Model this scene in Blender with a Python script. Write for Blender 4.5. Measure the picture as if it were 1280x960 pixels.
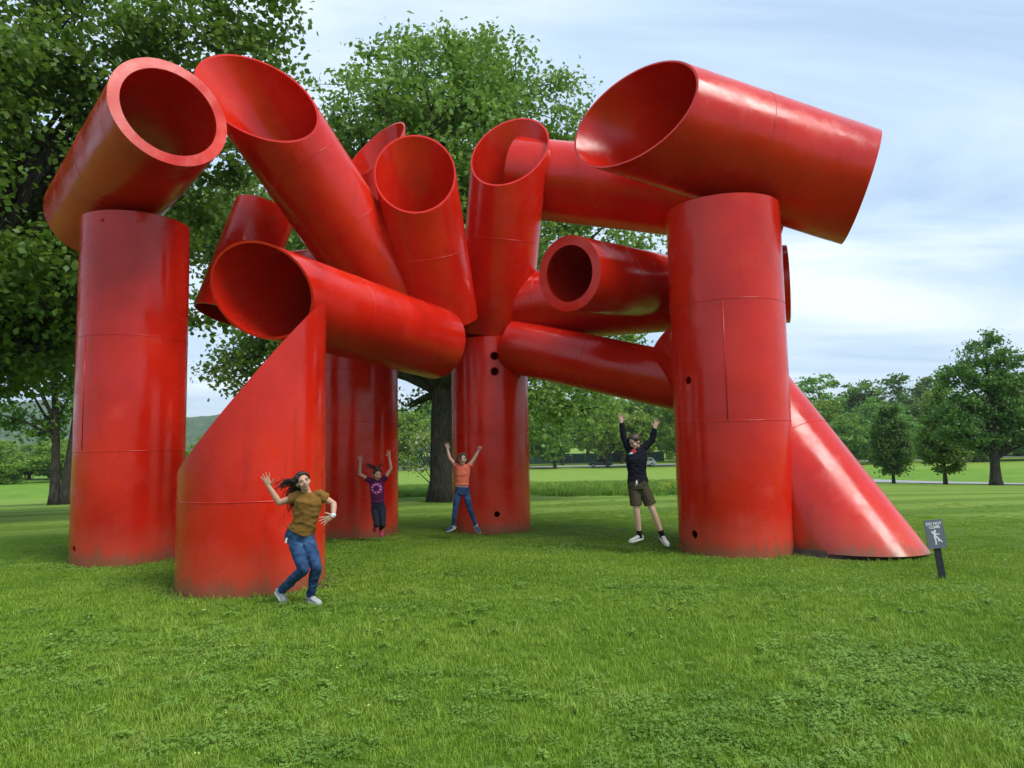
import bpy, bmesh, math, random
import numpy as np
from mathutils import Vector, Matrix, noise as mnoise
R = math.radians
PI = math.pi
for o in list(bpy.data.objects):
    bpy.data.objects.remove(o)
scene = bpy.context.scene
COL = scene.collection

# ------------------------------------------------------------------ camera
cam_d = bpy.data.cameras.new('camera')
cam_d.sensor_width = 36.0
cam_d.lens = 25.3
cam_d.clip_start = 0.05
cam_d.clip_end = 9000
cam = bpy.data.objects.new('camera', cam_d)
COL.objects.link(cam)
cam.matrix_world = Matrix.Translation((0, 0, 1.6)) @ Matrix.Rotation(R(95.1), 4, 'X') @ Matrix.Rotation(R(-1.1), 4, 'Z')
scene.camera = cam

# ------------------------------------------------------------------ sky and sun
SUN_EL, SUN_AZ = 54.0, 128.0          # azimuth clockwise from +Y (north)
world = bpy.data.worlds.new('World')
scene.world = world
world.use_nodes = True
wt = world.node_tree
wt.nodes.clear()


def nd(tree, typ, **kw):
    n = tree.nodes.new(typ)
    for k, v in kw.items():
        setattr(n, k, v)
    return n


def build_world():
    L = wt.links.new
    out = nd(wt, 'ShaderNodeOutputWorld')
    bg = nd(wt, 'ShaderNodeBackground')
    bg.inputs['Strength'].default_value = 0.1
    sky = nd(wt, 'ShaderNodeTexSky', sky_type='NISHITA', sun_disc=False)
    sky.sun_elevation = R(SUN_EL)
    sky.sun_rotation = R(SUN_AZ)
    sky.air_density = 1.0
    sky.dust_density = 2.0
    tc = nd(wt, 'ShaderNodeTexCoord')
    sep = nd(wt, 'ShaderNodeSeparateXYZ')
    L(tc.outputs['Generated'], sep.inputs[0])
    zb = nd(wt, 'ShaderNodeMath', operation='MAXIMUM')
    L(sep.outputs['Z'], zb.inputs[0]); zb.inputs[1].default_value = 0.0
    za = nd(wt, 'ShaderNodeMath', operation='ADD')
    L(zb.outputs[0], za.inputs[0]); za.inputs[1].default_value = 0.16
    dv = nd(wt, 'ShaderNodeVectorMath', operation='DIVIDE')
    cmb = nd(wt, 'ShaderNodeCombineXYZ')
    for i in range(3):
        L(za.outputs[0], cmb.inputs[i])
    L(tc.outputs['Generated'], dv.inputs[0]); L(cmb.outputs[0], dv.inputs[1])
    mp = nd(wt, 'ShaderNodeMapping')
    mp.inputs['Rotation'].default_value = (0, 0, R(-28))
    mp.inputs['Scale'].default_value = (0.55, 1.5, 1)
    L(dv.outputs[0], mp.inputs[0])
    n1 = nd(wt, 'ShaderNodeTexNoise')
    n1.inputs['Scale'].default_value = 1.05
    n1.inputs['Detail'].default_value = 9
    n1.inputs['Roughness'].default_value = 0.56
    n1.inputs['Distortion'].default_value = 0.55
    L(mp.outputs[0], n1.inputs['Vector'])
    n2 = nd(wt, 'ShaderNodeTexNoise')
    n2.inputs['Scale'].default_value = 0.42
    n2.inputs['Detail'].default_value = 4
    L(dv.outputs[0], n2.inputs['Vector'])
    # cloud brightness: white veil with blue grey undersides
    ramp = nd(wt, 'ShaderNodeValToRGB')
    e = ramp.color_ramp.elements
    e[0].position = 0.33; e[0].color = (0.35, 0.49, 0.69, 1)
    e[1].position = 0.66; e[1].color = (0.80, 0.88, 0.95, 1)
    mid = ramp.color_ramp.elements.new(0.5); mid.color = (0.54, 0.68, 0.84, 1)
    L(n1.outputs['Fac'], ramp.inputs[0])
    sc = nd(wt, 'ShaderNodeVectorMath', operation='SCALE')
    sc.inputs['Scale'].default_value = 5.7
    L(ramp.outputs[0], sc.inputs[0])
    mr = nd(wt, 'ShaderNodeMapRange')
    mr.inputs['From Min'].default_value = 0.3; mr.inputs['From Max'].default_value = 0.7
    mr.inputs['To Min'].default_value = 0.78; mr.inputs['To Max'].default_value = 0.98
    L(n2.outputs['Fac'], mr.inputs[0])
    mix = nd(wt, 'ShaderNodeMix', data_type='RGBA')
    L(mr.outputs[0], mix.inputs['Factor'])
    L(sky.outputs[0], mix.inputs['A']); L(sc.outputs[0], mix.inputs['B'])
    L(mix.outputs['Result'], bg.inputs['Color'])
    L(bg.outputs[0], out.inputs['Surface'])


build_world()
sun_d = bpy.data.lights.new('sun', 'SUN')
sun_d.energy = 1.5
sun_d.angle = R(28)
sun_d.color = (1.0, 0.96, 0.9)
sun = bpy.data.objects.new('sun', sun_d)
COL.objects.link(sun)
sdir = Vector((math.sin(R(SUN_AZ)) * math.cos(R(SUN_EL)), math.cos(R(SUN_AZ)) * math.cos(R(SUN_EL)), math.sin(R(SUN_EL))))
sun.rotation_euler = sdir.to_track_quat('Z', 'Y').to_euler()
sun.location = (8, -8, 14)
vs = scene.view_settings
vs.view_transform = 'Standard'
vs.look = 'None'
vs.gamma = 1.0
vs.use_curve_mapping = False
vs.exposure = 1.22
scene.render.engine = 'CYCLES'
cy = scene.cycles
cy.use_denoising = True
cy.max_bounces = 6
cy.diffuse_bounces = 3
cy.glossy_bounces = 3
cy.transmission_bounces = 4
cy.transparent_max_bounces = 4
cy.use_adaptive_sampling = True
cy.caustics_reflective = False
cy.caustics_refractive = False

# ------------------------------------------------------------------ materials
MAT = {}


def new_mat(name):
    m = bpy.data.materials.new(name)
    m.use_nodes = True
    t = m.node_tree
    t.nodes.clear()
    out = nd(t, 'ShaderNodeOutputMaterial')
    return m, t, out


def pbsdf(t, col=(0.5, 0.5, 0.5), rough=0.5, spec=0.5):
    b = nd(t, 'ShaderNodeBsdfPrincipled')
    b.inputs['Base Color'].default_value = (*col, 1)
    b.inputs['Roughness'].default_value = rough
    b.inputs['Specular IOR Level'].default_value = spec
    return b


def noise(t, scale, detail=4, rough=0.55, vec=None, dist=0.0):
    n = nd(t, 'ShaderNodeTexNoise')
    n.inputs['Scale'].default_value = scale
    n.inputs['Detail'].default_value = detail
    n.inputs['Roughness'].default_value = rough
    n.inputs['Distortion'].default_value = dist
    if vec is not None:
        t.links.new(vec, n.inputs['Vector'])
    return n


def ramp(t, fac, stops):
    r = nd(t, 'ShaderNodeValToRGB')
    els = r.color_ramp.elements
    while len(els) < len(stops):
        els.new(0.5)
    for e, (p, c) in zip(els, stops):
        e.position = p
        e.color = (*c, 1)
    t.links.new(fac, r.inputs[0])
    return r


def mixc(t, fac, a, b, blend='MIX'):
    m = nd(t, 'ShaderNodeMix', data_type='RGBA', blend_type=blend)
    for key, v in (('Factor', fac), ('A', a), ('B', b)):
        if isinstance(v, (int, float)):
            m.inputs[key].default_value = v
        elif isinstance(v, tuple):
            m.inputs[key].default_value = (*v, 1)
        else:
            t.links.new(v, m.inputs[key])
    return m.outputs['Result']


def math_n(t, op, a, b=None, clamp=False):
    m = nd(t, 'ShaderNodeMath', operation=op, use_clamp=clamp)
    for i, v in enumerate((a, b)):
        if v is None:
            continue
        if isinstance(v, (int, float)):
            m.inputs[i].default_value = v
        else:
            t.links.new(v, m.inputs[i])
    return m.outputs[0]


def sstep(t, v, a, b, lo=0.0, hi=1.0):
    m = nd(t, 'ShaderNodeMapRange', interpolation_type='SMOOTHSTEP')
    t.links.new(v, m.inputs[0])
    m.inputs['From Min'].default_value = a
    m.inputs['From Max'].default_value = b
    m.inputs['To Min'].default_value = lo
    m.inputs['To Max'].default_value = hi
    return m.outputs[0]


def bump(t, h, strength=0.3, dist=0.02):
    b = nd(t, 'ShaderNodeBump')
    b.inputs['Strength'].default_value = strength
    b.inputs['Distance'].default_value = dist
    t.links.new(h, b.inputs['Height'])
    return b.outputs[0]


def simple(name, col, rough=0.6, spec=0.4, var=0.12, scale=30, bmp=0.0):
    m, t, out = new_mat(name)
    tc = nd(t, 'ShaderNodeTexCoord').outputs['Object']
    n = noise(t, scale, 4, 0.6, tc)
    dark = tuple(c * (1 - var) for c in col)
    lite = tuple(min(1, c * (1 + var)) for c in col)
    r = ramp(t, n.outputs['Fac'], [(0.3, dark), (0.7, lite)])
    b = pbsdf(t, col, rough, spec)
    t.links.new(r.outputs[0], b.inputs['Base Color'])
    if bmp:
        t.links.new(bump(t, n.outputs['Fac'], bmp, 0.004), b.inputs['Normal'])
    t.links.new(b.outputs[0], out.inputs[0])
    MAT[name] = m
    return m


def make_red():
    m, t, out = new_mat('red_paint')
    L = t.links.new
    geo = nd(t, 'ShaderNodeNewGeometry')
    pos = geo.outputs['Position']
    big = noise(t, 0.7, 5, 0.6, pos)
    fine = noise(t, 60, 3, 0.6, pos)
    mp = nd(t, 'ShaderNodeMapping')
    mp.inputs['Scale'].default_value = (5, 5, 0.35)
    L(pos, mp.inputs[0])
    streak = noise(t, 1.6, 5, 0.65, mp.outputs[0])
    c1 = ramp(t, big.outputs['Fac'], [(0.3, (0.44, 0.010, 0.004)), (0.5, (0.56, 0.015, 0.005)), (0.7, (0.66, 0.024, 0.007))])
    c2 = mixc(t, sstep(t, streak.outputs['Fac'], 0.54, 0.76, 0, 0.55), c1.outputs[0], (0.30, 0.010, 0.007))
    # faded chalky blotches
    bl = noise(t, 2.3, 6, 0.7, pos)
    c3 = mixc(t, sstep(t, bl.outputs['Fac'], 0.58, 0.76, 0, 0.30), c2, (0.66, 0.085, 0.055))
    # soil splash at the foot
    sp = nd(t, 'ShaderNodeSeparateXYZ')
    L(pos, sp.inputs[0])
    zz = math_n(t, 'ADD', sp.outputs['Z'], math_n(t, 'MULTIPLY', streak.outputs['Fac'], -0.5))
    c4 = mixc(t, sstep(t, zz, -0.22, 0.02, 0.85, 0.0), c3, (0.13, 0.075, 0.035))
    c4 = mixc(t, sstep(t, zz, 0.0, 0.45, 0.22, 0.0), c4, (0.55, 0.16, 0.10))
    # fine rain runs and small scuffs worn to primer
    mp2 = nd(t, 'ShaderNodeMapping')
    mp2.inputs['Scale'].default_value = (16, 16, 0.5)
    L(pos, mp2.inputs[0])
    run = noise(t, 1.5, 6, 0.7, mp2.outputs[0])
    c4 = mixc(t, math_n(t, 'MULTIPLY', sstep(t, run.outputs['Fac'], 0.60, 0.72, 0, 0.5), sstep(t, big.outputs['Fac'], 0.45, 0.6)), c4, (0.24, 0.020, 0.012))
    scf = noise(t, 26, 4, 0.7, pos, 0.8)
    c4 = mixc(t, math_n(t, 'MULTIPLY', sstep(t, scf.outputs['Fac'], 0.70, 0.74, 0, 0.7), sstep(t, bl.outputs['Fac'], 0.52, 0.62)), c4, (0.52, 0.20, 0.15))
    b = pbsdf(t, (0.6, 0.01, 0.01), 0.3, 0.38)
    L(c4, b.inputs['Base Color'])
    L(sstep(t, bl.outputs['Fac'], 0.35, 0.75, 0.13, 0.40), b.inputs['Roughness'])
    dent = noise(t, 0.9, 2, 0.4, pos)
    h = math_n(t, 'ADD', math_n(t, 'MULTIPLY', dent.outputs['Fac'], 1.0), math_n(t, 'MULTIPLY', fine.outputs['Fac'], 0.006))
    h = math_n(t, 'ADD', h, math_n(t, 'MULTIPLY', noise(t, 5, 3, 0.5, pos).outputs['Fac'], 0.05))
    L(bump(t, h, 0.40, 0.07), b.inputs['Normal'])
    L(b.outputs[0], out.inputs[0])
    MAT['red'] = m


make_red()


def make_leaf(name, cols, trans=0.42):
    m, t, out = new_mat(name)
    L = t.links.new
    geo = nd(t, 'ShaderNodeNewGeometry')
    oi = nd(t, 'ShaderNodeObjectInfo')
    n = noise(t, 0.35, 3, 0.5, geo.outputs['Position'])
    f = math_n(t, 'ADD', math_n(t, 'MULTIPLY', geo.outputs['Random Per Island'], 0.55),
               math_n(t, 'MULTIPLY', n.outputs['Fac'], 0.45))
    k = len(cols)
    r = ramp(t, f, [(0.15 + 0.7 * i / (k - 1), c) for i, c in enumerate(cols)])
    hs = nd(t, 'ShaderNodeHueSaturation')
    L(r.outputs[0], hs.inputs['Color'])
    L(math_n(t, 'ADD', math_n(t, 'MULTIPLY', oi.outputs['Random'], 0.03), 0.485), hs.inputs['Hue'])
    L(math_n(t, 'ADD', math_n(t, 'MULTIPLY', oi.outputs['Random'], 0.4), 0.8), hs.inputs['Value'])
    b = pbsdf(t, cols[0], 0.5, 0.35)
    L(hs.outputs[0], b.inputs['Base Color'])
    tr = nd(t, 'ShaderNodeBsdfTranslucent')
    c2 = mixc(t, 0.5, hs.outputs[0], (0.16, 0.26, 0.02))
    L(c2, tr.inputs['Color'])
    ms = nd(t, 'ShaderNodeMixShader')
    ms.inputs[0].default_value = trans
    L(b.outputs[0], ms.inputs[1]); L(tr.outputs[0], ms.inputs[2])
    L(ms.outputs[0], out.inputs[0])
    MAT[name] = m


make_leaf('leaf_oak', [(0.111, 0.197, 0.038), (0.180, 0.298, 0.058), (0.273, 0.410, 0.089)])
make_leaf('leaf_maple', [(0.064, 0.153, 0.024), (0.115, 0.250, 0.034), (0.200, 0.379, 0.052)])
make_leaf('leaf_dark', [(0.054, 0.122, 0.029), (0.094, 0.186, 0.040), (0.143, 0.257, 0.054)])
make_leaf('leaf_mid', [(0.099, 0.198, 0.037), (0.156, 0.296, 0.049), (0.230, 0.386, 0.066)])
make_leaf('leaf_lime', [(0.139, 0.235, 0.028), (0.209, 0.336, 0.040), (0.291, 0.430, 0.057)])
make_leaf('blossom', [(0.35, 0.40, 0.25), (0.65, 0.66, 0.55), (0.8, 0.8, 0.74)], 0.2)


def make_grass(name, cols, patch=0.6):
    m, t, out = new_mat(name)
    L = t.links.new
    geo = nd(t, 'ShaderNodeNewGeometry')
    oi = nd(t, 'ShaderNodeObjectInfo')
    pos = geo.outputs['Position']
    n1 = noise(t, patch, 4, 0.6, pos)
    n2 = noise(t, patch * 7, 3, 0.6, pos)
    f = math_n(t, 'ADD', math_n(t, 'MULTIPLY', n1.outputs['Fac'], 0.55), math_n(t, 'MULTIPLY', n2.outputs['Fac'], 0.2))
    f = math_n(t, 'ADD', f, math_n(t, 'MULTIPLY', oi.outputs['Random'], 0.14))
    f = math_n(t, 'ADD', f, math_n(t, 'MULTIPLY', geo.outputs['Random Per Island'], 0.11))
    k = len(cols)
    r = ramp(t, f, [(0.32 + 0.36 * i / (k - 1), c) for i, c in enumerate(cols)])
    b = pbsdf(t, cols[0], 0.45, 0.3)
    L(r.outputs[0], b.inputs['Base Color'])
    tr = nd(t, 'ShaderNodeBsdfTranslucent')
    L(mixc(t, 0.4, r.outputs[0], (0.16, 0.30, 0.02)), tr.inputs['Color'])
    ms = nd(t, 'ShaderNodeMixShader')
    ms.inputs[0].default_value = 0.3
    L(b.outputs[0], ms.inputs[1]); L(tr.outputs[0], ms.inputs[2])
    L(ms.outputs[0], out.inputs[0])
    MAT[name] = m


make_grass('grass', [(0.120, 0.235, 0.020), (0.195, 0.340, 0.028), (0.265, 0.410, 0.036), (0.36, 0.45, 0.10)])
make_grass('clover', [(0.105, 0.215, 0.028), (0.165, 0.305, 0.040), (0.25, 0.39, 0.07)])
make_grass('meadow', [(0.085, 0.190, 0.024), (0.135, 0.265, 0.030), (0.22, 0.34, 0.035)], 0.25)
simple('flower_yellow', (0.75, 0.62, 0.03), 0.6, 0.2, 0.15)
simple('dandelion_pale', (0.48, 0.55, 0.16), 0.6, 0.2, 0.15)


def make_ground():
    m, t, out = new_mat('lawn_ground')
    L = t.links.new
    geo = nd(t, 'ShaderNodeNewGeometry')
    pos = geo.outputs['Position']
    sp = nd(t, 'ShaderNodeSeparateXYZ')
    L(pos, sp.inputs[0])
    X, Y = sp.outputs['X'], sp.outputs['Y']
    ln = nd(t, 'ShaderNodeVectorMath', operation='LENGTH')
    L(pos, ln.inputs[0])
    r = ln.outputs['Value']
    n1 = noise(t, 0.35, 6, 0.65, pos)
    n2 = noise(t, 5, 5, 0.7, pos)
    n3 = noise(t, 45, 3, 0.7, pos)
    f = math_n(t, 'ADD', math_n(t, 'MULTIPLY', n1.outputs['Fac'], 0.45), math_n(t, 'MULTIPLY', n2.outputs['Fac'], 0.3))
    f = math_n(t, 'ADD', f, math_n(t, 'MULTIPLY', n3.outputs['Fac'], 0.25))
    near = ramp(t, f, [(0.35, (0.065, 0.140, 0.016)), (0.5, (0.105, 0.205, 0.020)), (0.65, (0.155, 0.255, 0.034))])
    far = ramp(t, f, [(0.35, (0.135, 0.235, 0.028)), (0.5, (0.185, 0.300, 0.036)), (0.66, (0.25, 0.36, 0.055))])
    lawn = mixc(t, sstep(t, r, 11, 24), near.outputs[0], far.outputs[0])
    # mown stripes, in lines across the right hand lawn
    ang = math_n(t, 'ADD', math_n(t, 'MULTIPLY', X, -0.28), math_n(t, 'MULTIPLY', Y, 1.0))
    ang = math_n(t, 'ADD', ang, math_n(t, 'MULTIPLY', n1.outputs['Fac'], 1.6))
    st = math_n(t, 'SINE', math_n(t, 'MULTIPLY', ang, 2.0))
    st = math_n(t, 'MULTIPLY', sstep(t, st, -0.3, 0.3, 0, 1), sstep(t, r, 13, 20, 0, 0.5))
    lawn = mixc(t, st, lawn, (0.27, 0.37, 0.075))
    lawn = mixc(t, math_n(t, 'MULTIPLY', math_n(t, 'SUBTRACT', 0.5, st), sstep(t, r, 13, 20, 0, 0.9)), lawn, (0.10, 0.20, 0.024))
    # rough meadow beyond the mown edge
    md = ramp(t, f, [(0.36, (0.075, 0.185, 0.022)), (0.5, (0.14, 0.275, 0.028)), (0.62, (0.21, 0.33, 0.04))])
    fl = noise(t, 0.22, 6, 0.75, pos)
    mdc = mixc(t, sstep(t, fl.outputs['Fac'], 0.60, 0.70, 0, 0.55), md.outputs[0], (0.42, 0.42, 0.03))
    tan = math_n(t, 'DIVIDE', X, math_n(t, 'MAXIMUM', Y, 1.0))
    wob = math_n(t, 'ADD', r, math_n(t, 'MULTIPLY', n1.outputs['Fac'], 3.0))
    mc = math_n(t, 'MULTIPLY', sstep(t, wob, 27, 28), sstep(t, wob, 84, 88, 1, 0))
    mc = math_n(t, 'MULTIPLY', mc, math_n(t, 'MULTIPLY', sstep(t, tan, -0.34, -0.30), sstep(t, tan, 0.36, 0.40, 1, 0)))
    mr_ = math_n(t, 'MULTIPLY', sstep(t, X, 37.5, 38.5), sstep(t, wob, 118, 122, 1, 0))
    ml = math_n(t, 'MULTIPLY', sstep(t, wob, 84, 90), sstep(t, tan, -0.40, -0.34, 1, 0))
    mask = math_n(t, 'MAXIMUM', math_n(t, 'MAXIMUM', mc, mr_), ml)
    mask = math_n(t, 'MULTIPLY', mask, sstep(t, Y, 5, 10))
    col = mixc(t, mask, lawn, mdc)
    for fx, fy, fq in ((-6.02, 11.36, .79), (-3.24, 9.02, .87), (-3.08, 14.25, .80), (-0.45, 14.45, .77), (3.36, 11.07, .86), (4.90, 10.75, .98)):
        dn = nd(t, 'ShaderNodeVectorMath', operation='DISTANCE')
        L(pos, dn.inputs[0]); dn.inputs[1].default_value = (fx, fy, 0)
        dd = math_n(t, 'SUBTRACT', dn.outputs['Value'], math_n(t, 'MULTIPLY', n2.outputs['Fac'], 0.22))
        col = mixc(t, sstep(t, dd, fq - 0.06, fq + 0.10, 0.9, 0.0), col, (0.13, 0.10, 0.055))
    b = pbsdf(t, (0.1, 0.2, 0.03), 0.85, 0.1)
    L(col, b.inputs['Base Color'])
    hh = math_n(t, 'ADD', n3.outputs['Fac'], n2.outputs['Fac'])
    L(bump(t, hh, 0.9, 0.06), b.inputs['Normal'])
    L(b.outputs[0], out.inputs[0])
    MAT['ground'] = m


make_ground()


def make_bark():
    m, t, out = new_mat('bark')
    L = t.links.new
    tc = nd(t, 'ShaderNodeTexCoord').outputs['Object']
    mp = nd(t, 'ShaderNodeMapping')
    mp.inputs['Scale'].default_value = (9, 9, 1.6)
    L(tc, mp.inputs[0])
    n = noise(t, 1.6, 7, 0.7, mp.outputs[0], 0.6)
    n2 = noise(t, 0.8, 3, 0.5, tc)
    r = ramp(t, n.outputs['Fac'], [(0.32, (0.018, 0.015, 0.012)), (0.52, (0.060, 0.052, 0.042)), (0.72, (0.13, 0.118, 0.098))])
    c = mixc(t, sstep(t, n2.outputs['Fac'], 0.5, 0.7, 0, 0.35), r.outputs[0], (0.05, 0.065, 0.03))
    b = pbsdf(t, (0.05, 0.04, 0.03), 0.9, 0.15)
    L(c, b.inputs['Base Color'])
    L(bump(t, n.outputs['Fac'], 0.9, 0.06), b.inputs['Normal'])
    L(b.outputs[0], out.inputs[0])
    MAT['bark'] = m


make_bark()


def make_hill():
    m, t, out = new_mat('far_forest')
    L = t.links.new
    pos = nd(t, 'ShaderNodeNewGeometry').outputs['Position']
    n = noise(t, 0.045, 5, 0.65, pos)
    v = nd(t, 'ShaderNodeTexVoronoi')
    v.inputs['Scale'].default_value = 0.085
    L(pos, v.inputs['Vector'])
    f = math_n(t, 'ADD', math_n(t, 'MULTIPLY', n.outputs['Fac'], 0.7), math_n(t, 'MULTIPLY', v.outputs['Distance'], 0.3))
    r = ramp(t, f, [(0.3, (0.030, 0.062, 0.020)), (0.5, (0.052, 0.10, 0.030)), (0.7, (0.085, 0.14, 0.042))])
    b = pbsdf(t, (0.05, 0.1, 0.03), 0.9, 0.1)
    L(r.outputs[0], b.inputs['Base Color'])
    inv = math_n(t, 'SUBTRACT', 1.0, v.outputs['Distance'])
    L(bump(t, math_n(t, 'ADD', inv, n.outputs['Fac']), 1.0, 6.0), b.inputs['Normal'])
    L(b.outputs[0], out.inputs[0])
    MAT['hill'] = m


make_hill()
simple('asphalt', (0.30, 0.30, 0.31), 0.85, 0.2, 0.15, 3.0)
simple('dark_gap', (0.012, 0.010, 0.010), 0.8, 0.2)
simple('rust_steel', (0.060, 0.042, 0.034), 0.8, 0.3, 0.4, 9, 0.4)
simple('sign_grey', (0.115, 0.135, 0.155), 0.5, 0.4, 0.06)
simple('sign_post', (0.014, 0.017, 0.022), 0.6, 0.4, 0.2)
simple('sign_white', (0.72, 0.74, 0.74), 0.55, 0.4, 0.03)
simple('skin_tan', (0.50, 0.285, 0.19), 0.5, 0.4, 0.08, 40)
simple('skin_fair', (0.60, 0.37, 0.275), 0.5, 0.4, 0.08, 40)
simple('hair_dark', (0.020, 0.012, 0.009), 0.45, 0.5, 0.4, 60)
simple('hair_brown', (0.075, 0.036, 0.018), 0.5, 0.5, 0.4, 60)
simple('hair_short', (0.062, 0.036, 0.022), 0.5, 0.5, 0.4, 60)
simple('tee_brown', (0.185, 0.095, 0.020), 0.85, 0.15, 0.10, 70, 0.3)
simple('tee_purple', (0.075, 0.012, 0.055), 0.85, 0.15, 0.15, 70, 0.3)
simple('tee_coral', (0.72, 0.165, 0.095), 0.85, 0.15, 0.08, 70, 0.3)
simple('hoodie', (0.010, 0.011, 0.018), 0.9, 0.15, 0.3, 70, 0.4)
simple('shorts', (0.062, 0.052, 0.030), 0.85, 0.15, 0.15, 70, 0.3)
simple('leggings', (0.012, 0.016, 0.026), 0.8, 0.2, 0.4, 60, 0.3)
simple('print_pink', (0.72, 0.20, 0.50), 0.8, 0.1, 0.1)
simple('print_red', (0.50, 0.045, 0.060), 0.8, 0.1, 0.1)
simple('print_white', (0.68, 0.70, 0.66), 0.8, 0.1, 0.1)
simple('print_green', (0.10, 0.30, 0.20), 0.8, 0.1, 0.1)
simple('sock_black', (0.010, 0.010, 0.012), 0.9, 0.1)
simple('sock_white', (0.62, 0.62, 0.62), 0.9, 0.1)
simple('shoe_grey', (0.36, 0.37, 0.37), 0.8, 0.2, 0.45, 110)
simple('shoe_white', (0.36, 0.36, 0.35), 0.6, 0.3, 0.35, 45)
simple('shoe_navy', (0.035, 0.055, 0.13), 0.7, 0.2, 0.2, 60)
simple('shoe_pink', (0.46, 0.055, 0.10), 0.7, 0.2, 0.4, 90)
simple('sole_white', (0.62, 0.61, 0.58), 0.7, 0.2, 0.1)
simple('lips', (0.36, 0.085, 0.075), 0.45, 0.4, 0.05)
simple('mouth_dark', (0.08, 0.016, 0.014), 0.5, 0.3, 0.05)
simple('teeth', (0.75, 0.72, 0.66), 0.35, 0.5, 0.03)
simple('eye_white', (0.62, 0.60, 0.58), 0.3, 0.5, 0.03)
simple('iris', (0.016, 0.010, 0.008), 0.25, 0.5, 0.05)
simple('watch', (0.50, 0.66, 0.74), 0.5, 0.4, 0.05)
simple('paper', (0.70, 0.72, 0.70), 0.7, 0.2, 0.1)
simple('lace', (0.70, 0.70, 0.68), 0.8, 0.1, 0.05)
simple('car_white', (0.72, 0.73, 0.74), 0.25, 0.6, 0.03)
simple('car_dark', (0.022, 0.026, 0.034), 0.25, 0.6, 0.05)
simple('car_glass', (0.012, 0.016, 0.020), 0.08, 0.8, 0.05)
simple('tyre', (0.014, 0.014, 0.015), 0.85, 0.2)
simple('rim', (0.45, 0.46, 0.47), 0.3, 0.6)
simple('lamp_clear', (0.70, 0.72, 0.74), 0.15, 0.6)
simple('lamp_red', (0.35, 0.012, 0.012), 0.2, 0.6)
simple('fence_green', (0.020, 0.062, 0.052), 0.7, 0.3, 0.15, 3)
simple('shed_grey', (0.045, 0.052, 0.060), 0.7, 0.3, 0.15, 3)
simple('shed_roof', (0.060, 0.060, 0.062), 0.8, 0.3, 0.2, 3)


def make_denim():
    m, t, out = new_mat('denim')
    L = t.links.new
    tc = nd(t, 'ShaderNodeTexCoord').outputs['Object']
    n = noise(t, 9, 5, 0.6, tc)
    n2 = noise(t, 220, 2, 0.5, tc)
    r = ramp(t, n.outputs['Fac'], [(0.35, (0.014, 0.034, 0.085)), (0.55, (0.026, 0.065, 0.145)), (0.72, (0.065, 0.125, 0.23))])
    b = pbsdf(t, (0.03, 0.06, 0.14), 0.85, 0.15)
    L(r.outputs[0], b.inputs['Base Color'])
    L(bump(t, n2.outputs['Fac'], 0.3, 0.003), b.inputs['Normal'])
    L(b.outputs[0], out.inputs[0])
    MAT['denim'] = m


make_denim()

# ------------------------------------------------------------------ helpers


def mesh_np(name, V, F, smooth=False):
    """V (n,3); F list of faces or an (m,k) array."""
    me = bpy.data.meshes.new(name)
    V = np.asarray(V, dtype=np.float32)
    if isinstance(F, np.ndarray):
        m, k = F.shape
        me.vertices.add(len(V)); me.vertices.foreach_set('co', V.ravel())
        me.loops.add(m * k); me.loops.foreach_set('vertex_index', F.astype(np.int32).ravel())
        me.polygons.add(m)
        me.polygons.foreach_set('loop_start', np.arange(0, m * k, k, dtype=np.int32))
        me.update(calc_edges=True)
    else:
        me.from_pydata([tuple(map(float, v)) for v in V], [], F)
        me.update()
    if smooth and len(me.polygons):
        me.polygons.foreach_set('use_smooth', np.ones(len(me.polygons), dtype=bool))
    return me


def fix_normals(me):
    b = bmesh.new()
    b.from_mesh(me)
    bmesh.ops.recalc_face_normals(b, faces=b.faces)
    b.to_mesh(me)
    b.free()


def obj(name, me, mat=None, parent=None, loc=None):
    o = bpy.data.objects.new(name, me)
    COL.objects.link(o)
    if mat is not None and me is not None:
        if not me.materials:
            me.materials.append(MAT[mat] if isinstance(mat, str) else mat)
    if parent is not None:
        o.parent = parent
    if loc is not None:
        o.location = loc
    return o


def thing(name, label, cat, loc=(0, 0, 0), rz=0.0, group=None):
    o = bpy.data.objects.new(name, None)
    COL.objects.link(o)
    o.empty_display_size = 0.2
    o.location = loc
    o.rotation_euler = (0, 0, rz)
    tag(o, label, cat, group)
    return o


def tag(o, label=None, cat=None, group=None, kind=None):
    for k, v in (('label', label), ('category', cat), ('group', group), ('kind', kind)):
        if v:
            o[k] = v
    return o


def copy_tree(root, loc, rz, scale, label, group=None):
    r = root.copy()
    COL.objects.link(r)
    r.location = loc
    r.rotation_euler = (0, 0, rz)
    r.scale = scale
    tag(r, label, None, group)
    for ch in list(root.children):
        c = ch.copy()
        COL.objects.link(c)
        c.parent = r
    return r


def frame_of(d, up=(0, 0, 1)):
    d = Vector(d).normalized()
    u = Vector(up)
    if abs(d.dot(u)) > 0.98:
        u = Vector((0, 1, 0))
    a = d.cross(u).normalized()
    b = a.cross(d).normalized()
    return a, b, d


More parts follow.
